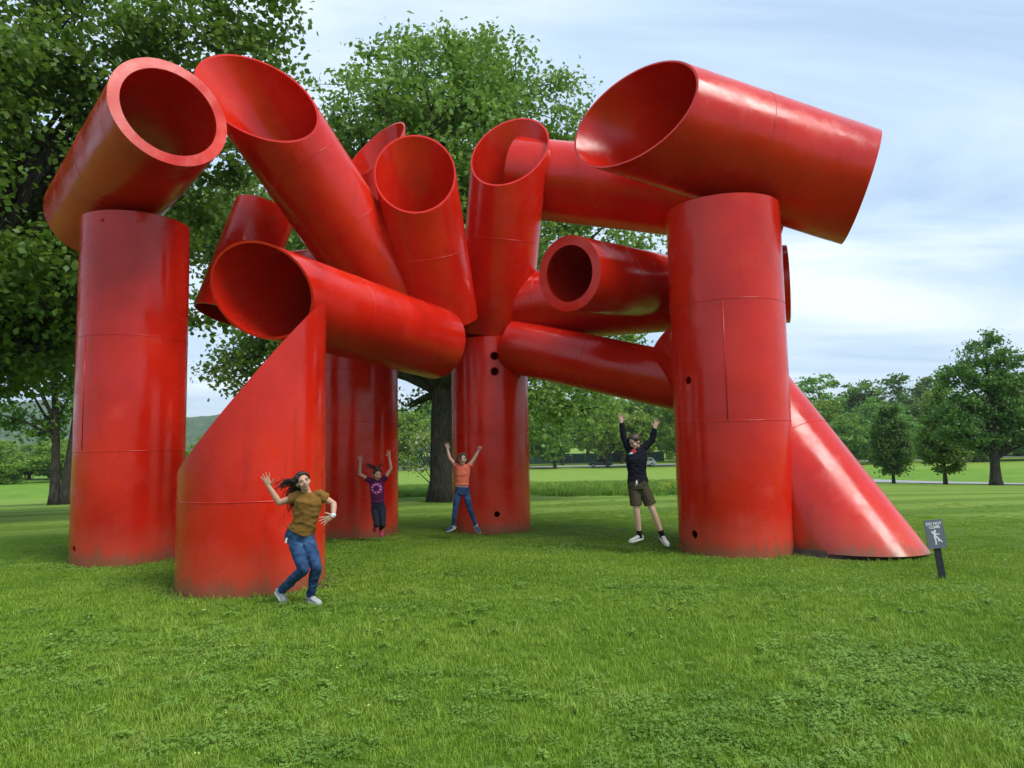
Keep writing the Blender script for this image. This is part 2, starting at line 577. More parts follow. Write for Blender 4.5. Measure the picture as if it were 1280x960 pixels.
class MB:
    """collects closed shapes into one mesh"""

    def __init__(self):
        self.v = []
        self.f = []

    def _add(self, v, f):
        k = len(self.v)
        self.v += [tuple(x) for x in v]
        self.f += [tuple(i + k for i in q) for q in f]

    def rings(self, rings, cap=True):
        n = len(rings[0])
        v = [p for r in rings for p in r]
        f = []
        for i in range(len(rings) - 1):
            for j in range(n):
                f.append((i * n + j, i * n + (j + 1) % n, (i + 1) * n + (j + 1) % n, (i + 1) * n + j))
        if cap:
            f.append(tuple(range(n - 1, -1, -1)))
            f.append(tuple((len(rings) - 1) * n + j for j in range(n)))
        self._add(v, f)

    def capsule(self, p0, p1, r0, r1, seg=14, flat=1.0, flatdir=None):
        p0, p1 = Vector(p0), Vector(p1)
        a, b, d = frame_of(p1 - p0, flatdir if flatdir is not None else (0, 0, 1))
        rr = []
        for k in range(1, 5):
            t = PI / 2 * (1 - k / 4)
            rr.append((p0 - d * r0 * math.sin(t), r0 * math.cos(t)))
        for k in range(0, 4):
            t = PI / 2 * (k / 4)
            rr.append((p1 + d * r1 * math.sin(t), r1 * math.cos(t)))
        rings = []
        for c, r in rr:
            r = max(r, 1e-4)
            rings.append([c + a * r * math.cos(2 * PI * j / seg) + b * r * flat * math.sin(2 * PI * j / seg) for j in range(seg)])
        self.rings(rings)

    def chain(self, pts, rad, seg=14):
        for i in range(len(pts) - 1):
            self.capsule(pts[i], pts[i + 1], rad[i], rad[i + 1], seg)

    def ellipsoid(self, c, rad, M=None, seg=18, rng=12):
        c = Vector(c)
        rings = []
        for i in range(1, rng):
            t = PI * i / rng
            ring = []
            for j in range(seg):
                p = 2 * PI * j / seg
                q = Vector((rad[0] * math.sin(t) * math.cos(p), rad[1] * math.sin(t) * math.sin(p), -rad[2] * math.cos(t)))
                if M is not None:
                    q = M @ q
                ring.append(c + q)
            rings.append(ring)
        self.rings(rings)

    def loft(self, secs, seg=20, power=2.0):
        """secs: (centre, half_u vector, half_v vector)"""
        rings = []
        for c, u, v in secs:
            c, u, v = Vector(c), Vector(u), Vector(v)
            ring = []
            for j in range(seg):
                t = 2 * PI * j / seg
                cs, sn = math.cos(t), math.sin(t)
                e = 2.0 / power
                ring.append(c + u * math.copysign(abs(cs) ** e, cs) + v * math.copysign(abs(sn) ** e, sn))
            rings.append(ring)
        self.rings(rings)

    def tube(self, path, radii, seg=8, cap=True):
        path = [Vector(p) for p in path]
        rings = []
        pa = None
        for i, p in enumerate(path):
            d = path[min(i + 1, len(path) - 1)] - path[max(i - 1, 0)]
            a, b, d = frame_of(d)
            if pa is not None:
                a = (pa - d * pa.dot(d))
                a = a.normalized() if a.length > 1e-6 else frame_of(d)[0]
                b = a.cross(d)
            pa = a
            r = radii[i]
            rings.append([p + a * r * math.cos(2 * PI * j / seg) + b * r * math.sin(2 * PI * j / seg) for j in range(seg)])
        self.rings(rings, cap)

    def box(self, c, s, M=None):
        c = Vector(c)
        v = []
        for dx in (-1, 1):
            for dy in (-1, 1):
                for dz in (-1, 1):
                    q = Vector((dx * s[0] / 2, dy * s[1] / 2, dz * s[2] / 2))
                    if M is not None:
                        q = M @ q
                    v.append(c + q)
        self._add(v, [(0, 1, 3, 2), (4, 6, 7, 5), (0, 4, 5, 1), (2, 3, 7, 6), (0, 2, 6, 4), (1, 5, 7, 3)])

    def build(self, name, mat, parent=None, smooth=True, sharp=None):
        me = mesh_np(name, self.v, self.f, smooth)
        if sharp:
            me.set_sharp_from_angle(angle=R(sharp))
        return obj(name, me, mat, parent)

    def remesh(self, name, mat, parent, voxel=0.006, smooth=4, disp=None):
        me = mesh_np(name + '_tmp', self.v, self.f)
        fix_normals(me)
        o = bpy.data.objects.new(name + '_tmp', me)
        COL.objects.link(o)
        m = o.modifiers.new('r', 'REMESH')
        m.mode = 'VOXEL'
        m.voxel_size = voxel
        if smooth:
            s = o.modifiers.new('s', 'SMOOTH')
            s.factor = 0.5
            s.iterations = smooth
        dg = bpy.context.evaluated_depsgraph_get()
        dg.update()
        me2 = bpy.data.meshes.new_from_object(o.evaluated_get(dg))
        bpy.data.objects.remove(o)
        bpy.data.meshes.remove(me)
        me2.name = name
        if disp:
            n = len(me2.vertices)
            co = np.empty(n * 3, np.float32); me2.vertices.foreach_get('co', co); co = co.reshape(-1, 3)
            no = np.empty(n * 3, np.float32); me2.vertices.foreach_get('normal', no); no = no.reshape(-1, 3)
            amp = np.array([disp(Vector(map(float, c))) for c in co], np.float32)
            co += no * amp[:, None]
            me2.vertices.foreach_set('co', co.ravel())
        me2.polygons.foreach_set('use_smooth', np.ones(len(me2.polygons), dtype=bool))
        me2.update()
        return obj(name, me2, mat, parent)


# ------------------------------------------------------------------ ground, road, hills
def sst(a, b, x):
    t = min(1, max(0, (x - a) / (b - a)))
    return t * t * (3 - 2 * t)


def zt(x, y):
    r = math.hypot(x, y)
    z = -2.4 * sst(14, 90, r)
    if r > 20:
        z += 0.12 * sst(20, 50, r) * mnoise.noise(Vector((x * 0.05, y * 0.05, 0.3)))
    if r > 110:
        z += 5.0 * sst(120, 420, r)
    return z


def build_ground():
    na = 220
    rs = [0.0]
    r = 0.6
    while r < 4200:
        rs.append(r)
        r *= 1.062
    V = [(0, 0, 0)]
    for r in rs[1:]:
        for j in range(na):
            a = 2 * PI * j / na
            x, y = r * math.sin(a), r * math.cos(a)
            V.append((x, y, zt(x, y)))
    F = [(0, 1 + (j + 1) % na, 1 + j) for j in range(na)]
    for i in range(len(rs) - 2):
        b = 1 + i * na
        for j in range(na):
            F.append((b + j, b + (j + 1) % na, b + na + (j + 1) % na, b + na + j))
    g = obj('ground', mesh_np('ground', V, F, True), 'ground')
    tag(g, 'mown green lawn running out into rough meadow and fields', None, None, 'structure')


build_ground()


def ribbon(name, pts, w, label, mat, lift=0.03):
    V, F = [], []
    n = len(pts)
    for i, (x, y) in enumerate(pts):
        a = Vector(pts[max(i - 1, 0)]); b = Vector(pts[min(i + 1, n - 1)])
        d = (b - a).normalized()
        nx, ny = -d.y, d.x
        for s in (-1, -0.33, 0.33, 1):
            px, py = x + nx * w / 2 * s, y + ny * w / 2 * s
            V.append((px, py, zt(px, py) + lift + (0.03 if abs(s) < 0.5 else 0)))
    for i in range(n - 1):
        for k in range(3):
            F.append((4 * i + k, 4 * i + k + 1, 4 * i + k + 5, 4 * i + k + 4))
    o = obj(name, mesh_np(name, V, F, True), mat)
    tag(o, label, None, None, 'structure')


pts = []
for i in range(90):
    y = 8 + i * 1.2
    pts.append((36.5 - 0.0009 * (y - 45) ** 2 - 0.035 * (y - 45), y))
ribbon('road', pts, 6.5, 'pale grey drive curving past the roadside trees', 'asphalt', 0.05)
pts = [(-60 + i * 3.0, 141 + 3 * math.sin(i * 0.05)) for i in range(70)]
ribbon('road', pts, 6.0, 'grey road along the far tree line', 'asphalt', 0.08)


def hill(name, label, cx, cy, L, W, H, rz, seed):
    nx, ny = 150, 34
    V = []
    for i in range(nx):
        for j in range(ny):
            u, v = i / (nx - 1) * 2 - 1, j / (ny - 1) * 2 - 1
            e = max(0, 1 - u * u) ** 0.8 * max(0, 1 - v * v) ** 1.1
            n = mnoise.fractal(Vector((u * 4 + seed, v * 2, seed)), 0.9, 2.1, 4)
            z = H * e * (0.85 + 0.3 * n) + (6.5 * mnoise.noise(Vector((u * 75, v * 30, seed))) if e > 0.01 else 0) - 3
            V.append((u * L / 2, v * W / 2, z))
    F = [(i * ny + j, (i + 1) * ny + j, (i + 1) * ny + j + 1, i * ny + j + 1) for i in range(nx - 1) for j in range(ny - 1)]
    o = obj(name, mesh_np(name, V, F, True), 'hill', None, (cx, cy, 0))
    o.rotation_euler = (0, 0, rz)
    tag(o, label, None, None, 'structure')


hill('hill', 'long blue green wooded ridge far beyond the left field', -900, 1500, 2300, 800, 112, R(12), 1.3)
hill('hill', 'low wooded rise closing off the far right fields', 560, 900, 1300, 420, 38, R(-24), 5.1)
hill('hill', 'low wooded rise straight beyond the meadow', 60, 1300, 1700, 500, 46, 0, 8.7)


# ------------------------------------------------------------------ trees
def leaf_mesh(name, centres, size, rng, up_bias=0.35, long=1.5, fold=0.0, droop=0.0):
    n = len(centres)
    nor = rng.normal(size=(n, 3))
    nor[:, 2] += up_bias * 2
    nor /= np.linalg.norm(nor, axis=1)[:, None]
    t = rng.normal(size=(n, 3))
    t[:, 2] -= droop * 2
    t -= nor * np.sum(t * nor, axis=1)[:, None]
    t /= np.linalg.norm(t, axis=1)[:, None] + 1e-9
    b = np.cross(nor, t)
    s = size * rng.uniform(0.65, 1.3, size=n)[:, None]
    V = np.empty((n, 4, 3))
    V[:, 0] = centres - t * s * long * 0.5
    V[:, 1] = centres + b * s * 0.5 + nor * s * 0.12 + t * s * 0.1
    V[:, 2] = centres + t * s * long * 0.5
    V[:, 3] = centres - b * s * 0.5 + nor * s * 0.12 + t * s * 0.1
    F = np.arange(n * 4).reshape(n, 4)
    return mesh_np(name, V.reshape(-1, 3), F)


def make_tree(name, label, loc, H, tr, lobes, nclump, nleaf, leaf, cr, mat, seed, group=None, cat='tree', lean=(0, 0),
              limb_lo=0.25, limb_hi=0.7, stems=None, leaf_long=1.5, flat=0.6, shell=0.45, droop=0.0, twig=True):
    """lobes: (x, y, z, rx, ry, rz) ellipsoids of the crown in the tree's frame"""
    rng = np.random.default_rng(seed)
    rnd = random.Random(seed)
    root = thing(name, label, cat, loc, 0, group)
    wood = MB()
    nodes = []
    stems = stems or [((0, 0), lean, 1.0)]
    spine = []
    for (bx, by), (lx, ly), ks in stems:
        P, Rr = [], []
        top = H * 0.82 * ks
        for i in range(15):
            t = i / 14
            w = 0.03 * H * t
            p = Vector((bx + lx * t ** 1.3 + w * mnoise.noise(Vector((t * 3, seed, 1))), by + ly * t ** 1.3 + w * mnoise.noise(Vector((t * 3, seed, 7))), -0.25 + (top + 0.25) * t))
            r = tr * ks * (1 - 0.86 * t) + tr * 0.55 * math.exp(-t * H * 1.6)
            P.append(p); Rr.append(r)
        wood.tube(P, Rr, 14)
        spine.append((P, Rr))
    vol = [l[3] * l[4] * l[5] for l in lobes]
    tot = sum(vol)
    clumps = []
    for li, (cx, cy, cz, rx, ry, rz) in enumerate(lobes):
        k = max(6, int(nclump * (vol[li] / tot) ** 0.8 / sum((v / tot) ** 0.8 for v in vol)))
        # limb to this lobe from the closest stem
        c = Vector((cx, cy, cz))
        ends = [c + Vector((rnd.uniform(-.6, .6) * rx, rnd.uniform(-.6, .6) * ry, rnd.uniform(-.4, .6) * rz)) for _ in range(max(2, min(5, k // 12)))]
        lim = []
        for e in ends:
            P, Rr = min(spine, key=lambda s: (s[0][8] - e).length)
            hz = min(max(e.z - 0.55 * math.hypot(e.x, e.y) - 0.1 * H, H * limb_lo), H * limb_hi)
            ti = min(12, max(2, int(hz / (P[-1].z + 1e-6) * 14)))
            s = P[ti]
            r0 = Rr[ti] * 0.55
            path, rad = [], []
            ctrl = s.lerp(e, 0.5) + Vector((0, 0, 0.10 * (e - s).length))
            for q in range(9):
                t = q / 8
                p = s * (1 - t) ** 2 + ctrl * 2 * t * (1 - t) + e * t * t
                p += Vector((mnoise.noise(p * 0.6), mnoise.noise(p * 0.6 + Vector((9, 0, 0))), 0.5 * mnoise.noise(p * 0.7))) * 0.045 * (e - s).length * math.sin(PI * t)
                path.append(p); rad.append(max(r0 * (1 - t) ** 0.9, 0.006 * H / 10 + 0.004))
            wood.tube(path, rad, 7)
            lim += path[2:]
        d = rng.normal(size=(k, 3)); d /= np.linalg.norm(d, axis=1)[:, None]
        rad_ = rng.uniform(shell, 1.0, size=k) ** 0.6
        pts_ = np.array([cx, cy, cz]) + d * rad_[:, None] * np.array([rx, ry, rz])
        for p in pts_:
            pv = Vector(p)
            clumps.append(p)
            if twig and rnd.random() < 0.6:
                s = min(lim, key=lambda q: (q - pv).length)
                m_ = s.lerp(pv, 0.5) + Vector((rnd.gauss(0, .06), rnd.gauss(0, .06), 0.08)) * (pv - s).length
                wood.tube([s, m_, pv], [0.0045 * H / 3 + 0.005, 0.0030 * H / 3 + 0.004, 0.003], 4)
    clumps = np.array(clumps)
    cs = rng.uniform(0.65, 1.35, size=len(clumps))
    idx = np.repeat(np.arange(len(clumps)), nleaf)
    off = rng.normal(size=(len(idx), 3)) * np.array([1, 1, flat]) * cr * cs[idx][:, None] * 0.55
    off[:, 2] -= droop * cr * (off[:, 0] ** 2 + off[:, 1] ** 2) / cr ** 2
    C = clumps[idx] + off
    me = leaf_mesh('crown', C, leaf, rng, 0.35, leaf_long, droop=droop)
    wood.build('trunk', 'bark', root)
    obj('crown', me, mat, root)
    return root


def rlobes(seed, n, cx, cy, cz, ex, ey, ez, s0, s1):
    r = random.Random(seed)
    out = []
    for _ in range(n):
        while True:
            d = Vector((r.uniform(-1, 1), r.uniform(-1, 1), r.uniform(-1, 1)))
            if 0.2 < d.length < 1:
                break
        s = r.uniform(s0, s1)
        out.append((cx + d.x * ex, cy + d.y * ey, cz + d.z * ez, s, s, s * 0.72))
    return out


# the big oak straight behind the sculpture
oak_lobes = rlobes(4, 34, 0.5, 0.3, 9.8, 5.0, 4.2, 4.6, 1.6, 2.6) + \
    [(3.3, -.4, 4.2, 2.0, 1.7, 1.7), (4.6, 0.2, 5.8, 2.0, 1.7, 1.7), (6.0, 0, 7.6, 1.8, 1.5, 1.5), (2.6, -.8, 2.7, 1.5, 1.3, 1.0), (5.6, 0, 4.6, 1.3, 1.3, 1.1),
     (4.6, -.5, 3.0, 1.3, 1.2, .9), (-2.4, .6, 4.6, 1.5, 1.5, 1.2), (-3.4, 0, 7.0, 2.0, 2, 1.7), (0.4, 0, 14.6, 2.2, 2.2, 1.5), (6.0, 0, 9.6, 1.8, 1.8, 1.6),
     (-2.6, 0, 13.6, 2.1, 2, 1.7), (3.4, 0, 13.2, 2.0, 2, 1.6), (-1.8, 1.2, 3.4, 1.1, 1.1, .8), (5.0, 0, 11.6, 1.8, 1.8, 1.5), (-4.2, 0, 10.8, 2.0, 2, 1.8), (-4.4, .5, 5.4, 1.3, 1.3, 1.0)]
make_tree('oak_tree', 'tall broad oak with thick dark trunk behind the red sculpture', (-2.3, 24.0, zt(-2.3, 24)), 16.0, 0.46,
          oak_lobes, 1250, 82, 0.12, 0.60, 'leaf_oak', 11, droop=0.12)

# the dark maple reaching in above the left of the sculpture
mp_lobes = rlobes(9, 30, 0.5, 0, 9.5, 5.6, 4.5, 6.0, 1.5, 2.4) + \
    [(4.6, -1, 11.5, 2.0, 2, 1.7), (6.0, 0, 13.2, 1.9, 1.9, 1.6), (3.2, -1, 6.0, 1.8, 1.7, 1.2), (5.2, -.5, 6.9, 1.3, 1.3, .9), (1.2, 0, 4.6, 1.8, 1.7, 1.2),
     (-1, 0, 4.4, 1.8, 1.7, 1.1), (4.8, 0, 8.8, 2.0, 2, 1.6), (2, 0, 15.5, 2.2, 2.2, 1.8), (6.2, .6, 5.6, .9, .9, .6), (7.2, 0, 14.2, 1.7, 1.7, 1.4), (6.8, .5, 10.4, 1.6, 1.6, 1.3), (7.6, 0, 12.2, 1.3, 1.3, 1.0)]
make_tree('maple_tree', 'large dark green maple with spreading limbs left of the sculpture', (-14.7, 19.0, zt(-14.7, 19)), 17.5, 0.42,
          mp_lobes, 900, 92, 0.145, 0.66, 'leaf_maple', 23, lean=(1.6, 0), leaf_long=1.35)
mp2 = rlobes(31, 16, 0.3, 0, 9.5, 3.8, 3.4, 4.8, 1.4, 2.2) + [(-3, 0, 4.8, 1.4, 1.3, .9), (-1.2, 0, 3.9, 1.2, 1.2, .8)]
make_tree('maple_tree', 'slim maple with two dark trunks parting at the ground on the lawn', (-23.6, 37.6, zt(-23.6, 37.6)), 15.0, 0.25,
          [(x, y, z, a, b, c) for x, y, z, a, b, c in mp2], 420, 60, 0.17, 0.7, 'leaf_maple', 37,
          stems=[((-.18, 0), (-.35, 0), 1.0), ((.28, 0), (1.5, .2), .95)])

gp = rlobes(45, 26, 0, 0, 11.0, 4.6, 4.0, 5.2, 1.8, 2.7)
make_tree('oak_tree', 'farther oak filling the gap between the dark maple and the broad oak', (-11.5, 37.0, zt(-11.5, 37)), 19.0, 0.42,
          gp, 620, 70, 0.18, 0.8, 'leaf_oak', 47, droop=0.1)

# roadside trees at the right
cone = [(0, 0, 1.5 + i * 0.74, w * 1.28, w * 1.28, .74) for i, w in enumerate((.85, 1.15, 1.22, 1.12, .95, .72, .48))]
young = make_tree('linden_tree', 'young rounded linden on a thin trunk beside the drive, farther from the big spreading tree', (30.6, 58.5, zt(30.6, 58.5)), 7.2, 0.12,
                  cone, 240, 60, 0.15, 0.40, 'leaf_dark', 41, 'young trees along the drive', limb_lo=0.22, twig=False, shell=0.6)
cone2 = [(0, 0, 1.6 + i * 0.72, w * 1.3, w * 1.3, .72) for i, w in enumerate((.8, 1.15, 1.25, 1.05, .85, .62, .40, .22))]
make_tree('linden_tree', 'young pointed linden beside the drive, standing next to the big spreading tree', (30.6, 51.5, zt(30.6, 51.5)), 8.0, 0.13,
          cone2, 240, 60, 0.15, 0.38, 'leaf_mid', 43, 'young trees along the drive', limb_lo=0.22, twig=False, shell=0.6)
bl = [(-2.6, 0, 3.6, 1.2, 1.3, .8), (-.6, 0, 3.0, 1.3, 1.3, .7), (1.6, 0, 3.4, 1.5, 1.4, .9), (-1.8, 0, 5.1, 1.4, 1.4, .9), (.8, 0, 5.0, 1.6, 1.5, 1.0),
      (-2.2, 0, 7.4, 1.1, 1.1, .75), (0.2, 0, 6.9, 1.4, 1.4, .8), (1.9, 0, 6.6, 1.3, 1.3, .8), (-.6, 0, 8.6, 1.0, 1, .8), (1.3, 0, 8.3, 1.0, 1.0, .7),
      (.1, 0, 9.6, .6, .6, .5), (-3.0, 0, 4.7, .9, .9, .6), (3.1, 0, 4.6, 1.2, 1.2, .9), (2.9, 0, 2.9, 1.0, 1.0, .6)]
make_tree('maple_tree', 'big spreading maple with open layered crown beside the drive', (29.2, 44.0, zt(29.2, 44.0)), 10.0, 0.30,
          [tuple(.92 * q for q in l) for l in bl], 320, 80, 0.13, 0.5, 'leaf_dark', 53, limb_lo=0.2, flat=0.5)
make_tree('lime_shrub_tree', 'small yellow green tree past the big maple by the drive', (32.6, 43.0, zt(32.6, 43)), 5.2, 0.1,
          rlobes(3, 8, 0, 0, 3.2, 1.2, 1.2, 1.3, .6, 1.0), 90, 46, 0.15, 0.4, 'leaf_lime', 59, limb_lo=0.2, twig=False)

# flowering shrub past the oak
sh = make_tree('blossom_shrub', 'white flowering shrub in the meadow past the oak trunk', (-4.6, 41.0, zt(-4.6, 41)), 4.2, 0.07,
               rlobes(5, 9, 0, 0, 2.1, 1.5, 1.0, 1.1, .6, .9), 90, 34, 0.10, 0.36, 'leaf_lime', 61, cat='shrub', limb_lo=0.1, twig=False)
rngb = np.random.default_rng(2)
cb = np.concatenate([np.array(l[:3]) + rngb.normal(size=(140, 3)) * np.array(l[3:]) * 0.55 for l in rlobes(5, 9, 0, 0, 2.1, 1.5, 1.0, 1.1, .6, .9)])
obj('blossom', leaf_mesh('blossom', cb, 0.10, rngb, 0.3, 1.0), 'blossom', sh)

# woodland edges: three kinds built once, then copied tree by tree
far_mats = ['leaf_mid', 'leaf_dark', 'leaf_lime']
far_word = ['mid green', 'dark green', 'yellow green']
protos = []
for k in range(10):
    lob = rlobes(70 + k, 15 if k < 5 else 20, 0, 0, 6.6 if k < 5 else 5.4, 3.2, 3.2, 3.9 if k < 5 else 4.8, 1.5, 2.4) + [(0, 0, 10.4, 1.8, 1.8, 1.4)]
    protos.append([lob, 80 + k])
PROTO = {}
used = set()


def far_tree(x, y, h, k, m, label, group, rz, wide=1.0):
    key = (k, m)
    s = h / 12.0
    if key not in PROTO:
        t = make_tree('broadleaf_tree', label, (x, y, zt(x, y) - 0.1), 12.0, 0.32, protos[k][0], 210, 34, 0.33, 0.85, far_mats[m], protos[k][1], group,
                      limb_lo=0.16, twig=False, shell=0.7)
        t.scale = (s * wide, s * wide, s)
        t.rotation_euler = (0, 0, rz)
        PROTO[key] = t
    else:
        copy_tree(PROTO[key], (x, y, zt(x, y) - 0.1), rz, (s * wide, s * wide, s), label, group)


rw = random.Random(5)
GW = 'woodland trees beyond the right hand meadow'
for row, (y0, n, h0) in enumerate(((128, 17, 10.5), (146, 20, 13), (172, 22, 17.5))):
    for i in range(n):
        x = 46 + (i + rw.uniform(-.3, .3)) * 6.6 + row * 1
        m = rw.choice((0, 0, 1, 2, 1))
        far_tree(x, y0 + rw.uniform(-4, 4), h0 * rw.uniform(.8, 1.15), 5 + rw.randrange(5), m,
                 far_word[m] + ' broadleaf tree in the wood beyond the right hand meadow', GW + ', ' + far_word[m], rw.uniform(0, 6.3), rw.uniform(1.0, 1.25))
GC = 'trees along the far road beyond the meadow'
for row, (y0, n, h0) in enumerate(((138, 13, 12.5), (156, 15, 15), (180, 16, 18))):
    for i in range(n):
        x = -48 + (i + rw.uniform(-.3, .3)) * 7.2
        m = rw.choice((0, 2, 2, 0))
        far_tree(x, y0 + rw.uniform(-3, 3), h0 * rw.uniform(.8, 1.15), rw.randrange(5), m,
                 far_word[m] + ' broadleaf tree by the far road beyond the meadow', GC + ', ' + far_word[m], rw.uniform(0, 6.3), rw.uniform(.9, 1.15))
GL = 'trees closing the left field'
for row, (y0, n, h0) in enumerate(((112, 15, 6.8), (126, 16, 8.6))):
    for i in range(n):
        x = -112 + (i + rw.uniform(-.3, .3)) * 5.6
        m = rw.choice((2, 2, 0))
        far_tree(x, y0 + rw.uniform(-4, 4), h0 * rw.uniform(.8, 1.15), 5 + rw.randrange(5), m,
                 far_word[m] + ' bushy tree at the far edge of the left field', GL + ', ' + far_word[m], rw.uniform(0, 6.3), rw.uniform(1.2, 1.6))


# ------------------------------------------------------------------ the red tube sculpture
SC = thing('tube_sculpture', 'huge glossy red sculpture of painted steel tubes stacked on columns', 'sculpture', (0, 11.0, 0))
OFF = Vector((0, 11.0, 0))


def steel_tube(name, p0, p1, r, c0=None, c1=None, th=0.03, seams=(), label=None, holes=(), rim=False, nseg=96):
    """open steel tube from p0 to p1 (world); c0, c1 are the normals of the planes that cut its ends"""
    p0, p1 = Vector(p0) - OFF, Vector(p1) - OFF
    a, b, d = frame_of(p1 - p0)
    c0 = Vector(c0).normalized() if c0 else d
    c1 = Vector(c1).normalized() if c1 else d
    L_ = (p1 - p0).length
    nax = max(2, int(L_ / 0.25))

    def ends(rad, j):
        t = 2 * PI * j / nseg
        q = a * math.cos(t) + b * math.sin(t)
        q = q * rad
        s0 = -(q.dot(c0)) / d.dot(c0)
        s1 = L_ - (q.dot(c1)) / d.dot(c1)
        return p0 + q + d * s0, p0 + q + d * s1
    V, N = [], []
    for rad, sgn in ((r, 1), (r - th, -1)):
        for j in range(nseg):
            e0, e1 = ends(rad, j)
            for k in range(nax + 1):
                V.append(e0.lerp(e1, k / nax))
    F = []
    m = nax + 1
    o2 = nseg * m
    for j in range(nseg):
        jn = (j + 1) % nseg
        for k in range(nax):
            F.append((j * m + k, jn * m + k, jn * m + k + 1, j * m + k + 1))
            F.append((o2 + j * m + k, o2 + j * m + k + 1, o2 + jn * m + k + 1, o2 + jn * m + k))
        F.append((j * m, o2 + j * m, o2 + jn * m, jn * m))
        F.append((j * m + nax, jn * m + nax, o2 + jn * m + nax, o2 + j * m + nax))
    me = mesh_np(name, V, F, True)
    fix_normals(me)
    me.set_sharp_from_angle(angle=R(38))
    o = obj(name, me, 'red', SC)
    if label:
        o['label'] = label
    if holes:
        for ang, s, hr in holes:
            cut = MB()
            q = a * math.cos(ang) + b * math.sin(ang)
            c = p0 + d * s
            cut.tube([c + q * (r - 0.25), c + q * (r + 0.15)], [hr, hr], 22)
            cme = mesh_np('cut', cut.v, cut.f)
            fix_normals(cme)
            co = bpy.data.objects.new('cut', cme)
            COL.objects.link(co)
            co.parent = SC
            bo = o.modifiers.new('b', 'BOOLEAN')
            bo.operation = 'DIFFERENCE'
            bo.object = co
            bo.solver = 'EXACT'
            bpy.context.view_layer.update()
            dg = bpy.context.evaluated_depsgraph_get()
            dg.update()
            nm = bpy.data.meshes.new_from_object(o.evaluated_get(dg))
            o.modifiers.clear()
            if len(nm.polygons) > 100:
                o.data = nm
            bpy.data.objects.remove(co)
        nm = o.data
        # analytic normals so that the cut wall still shades as a smooth tube
        nor = []
        for poly in nm.polygons:
            ctr = poly.center
            q = ctr - p0
            q = q - d * q.dot(d)
            rr = q.length
            radial = abs(poly.normal.dot(q.normalized())) > 0.9 and (abs(rr - r) < 0.02 or abs(rr - r + th) < 0.02)
            sg = 1 if poly.normal.dot(q) > 0 else -1
            for li in poly.loop_indices:
                if radial:
                    v = nm.vertices[nm.loops[li].vertex_index].co - p0
                    v = (v - d * v.dot(d)).normalized() * sg
                    nor.append(v)
                else:
                    nor.append(poly.normal.copy())
        nm.polygons.foreach_set('use_smooth', np.ones(len(nm.polygons), dtype=bool))
        nm.normals_split_custom_set(nor)
    for s in seams:
        w = MB()
        ns = 72
        rings = []
        for j in range(ns):
            t = 2 * PI * j / ns
            q = a * math.cos(t) + b * math.sin(t)
            c = p0 + d * s
            rings.append([c + q * (r - 0.004) - d * 0.009, c + q * (r + 0.005) - d * 0.004, c + q * (r + 0.005) + d * 0.004, c + q * (r - 0.004) + d * 0.009])
        rings.append(rings[0])
        w.rings(rings, False)
        obj('weld_seam', mesh_np('weld_seam', w.v, w.f, True), 'red', o)
    if rim:
        # thick flange ring closing the near end
        w = MB()
        rings = []
        for j in range(nseg + 1):
            t = 2 * PI * j / nseg
            q = a * math.cos(t) + b * math.sin(t)
            c = p0
            rings.append([c + q * (r + 0.004) + d * 0.03, c + q * (r + 0.004) - d * 0.02, c + q * (r - 0.15) - d * 0.02, c + q * (r - 0.15) + d * 0.03])
        w.rings(rings, False)
        k = w.build('end_ring', 'red', o, True, 30)
    return o


def long_seam(o, p0, p1, r, ang):
    p0, p1 = Vector(p0) - OFF, Vector(p1) - OFF
    a, b, d = frame_of(p1 - p0)
    q = a * math.cos(ang) + b * math.sin(ang)
    w = MB()
    w.tube([p0 + q * (r + .001), p1 + q * (r + .001)], [.007, .007], 8)
    w.build('weld_seam', 'red', o)


def bolts(o, p0, p1, r, spots):
    p0, p1 = Vector(p0) - OFF, Vector(p1) - OFF
    a, b, d = frame_of(p1 - p0)
    for ang, s in spots:
        q = a * math.cos(ang) + b * math.sin(ang)
        c = p0 + d * s
        w = MB()
        w.tube([c + q * (r - .01), c + q * (r + .018), c + q * (r + .022)], [.026, .026, .018], 6)
        w.build('bolt', 'red', o, False)


UP = (0, 0, 1)
FRONT = -PI / 2
# columns
LC, BC, CC, RC, FC, BR = (-6.02, 11.36), (-3.08, 14.25), (-0.45, 14.45), (3.36, 11.07), (-3.24, 9.02), (4.90, 10.75)
cl = steel_tube('column', (*LC, -0.05), (*LC, 5.30), 0.79, seams=(1.72, 3.45), holes=((FRONT + 0.6, 0.30, 0.045),))
long_seam(cl, (*LC, 1.70), (*LC, 3.38), .79, FRONT + .45)
bolts(cl, (*LC, 0), (*LC, 5), .79, [(FRONT + .15, 5.15), (FRONT - .5, 5.15)])
steel_tube('column', (*BC, -0.05), (*BC, 4.15), 0.80, seams=(1.2, 2.2, 3.2))
steel_tube('column', (*CC, -0.05), (*CC, 3.75), 0.77, seams=(1.95,), label='column with round holes near its top and foot',
           holes=[(FRONT - 0.16, s, q) for s, q in ((3.42, 0.08), (3.12, 0.08), (0.42, 0.055))])
cl2 = steel_tube('column', (*RC, -0.05), (*RC, 5.25), 0.86, seams=(1.98, 3.75), holes=((FRONT + 1.05, 2.6, .06), (FRONT + 1.05, .35, .06)))
long_seam(cl2, (*RC, 1.95), (*RC, 3.68), .86, FRONT + .35)
# short front column with one slanting cut
steel_tube('column', (*FC, -0.05), (*FC, 2.45), 0.87, c1=(-0.85, -0.25, 0.70), seams=(1.1,), label='short column cut off at a slant')
# leaning brace at the right, its foot level with the ground
steel_tube('brace', (*BR, 0.06), (3.25, 12.7, 3.5), 0.86, c0=UP, c1=None, seams=(1.7, 3.2), label='leaning brace tube with its foot on a rusty plinth')
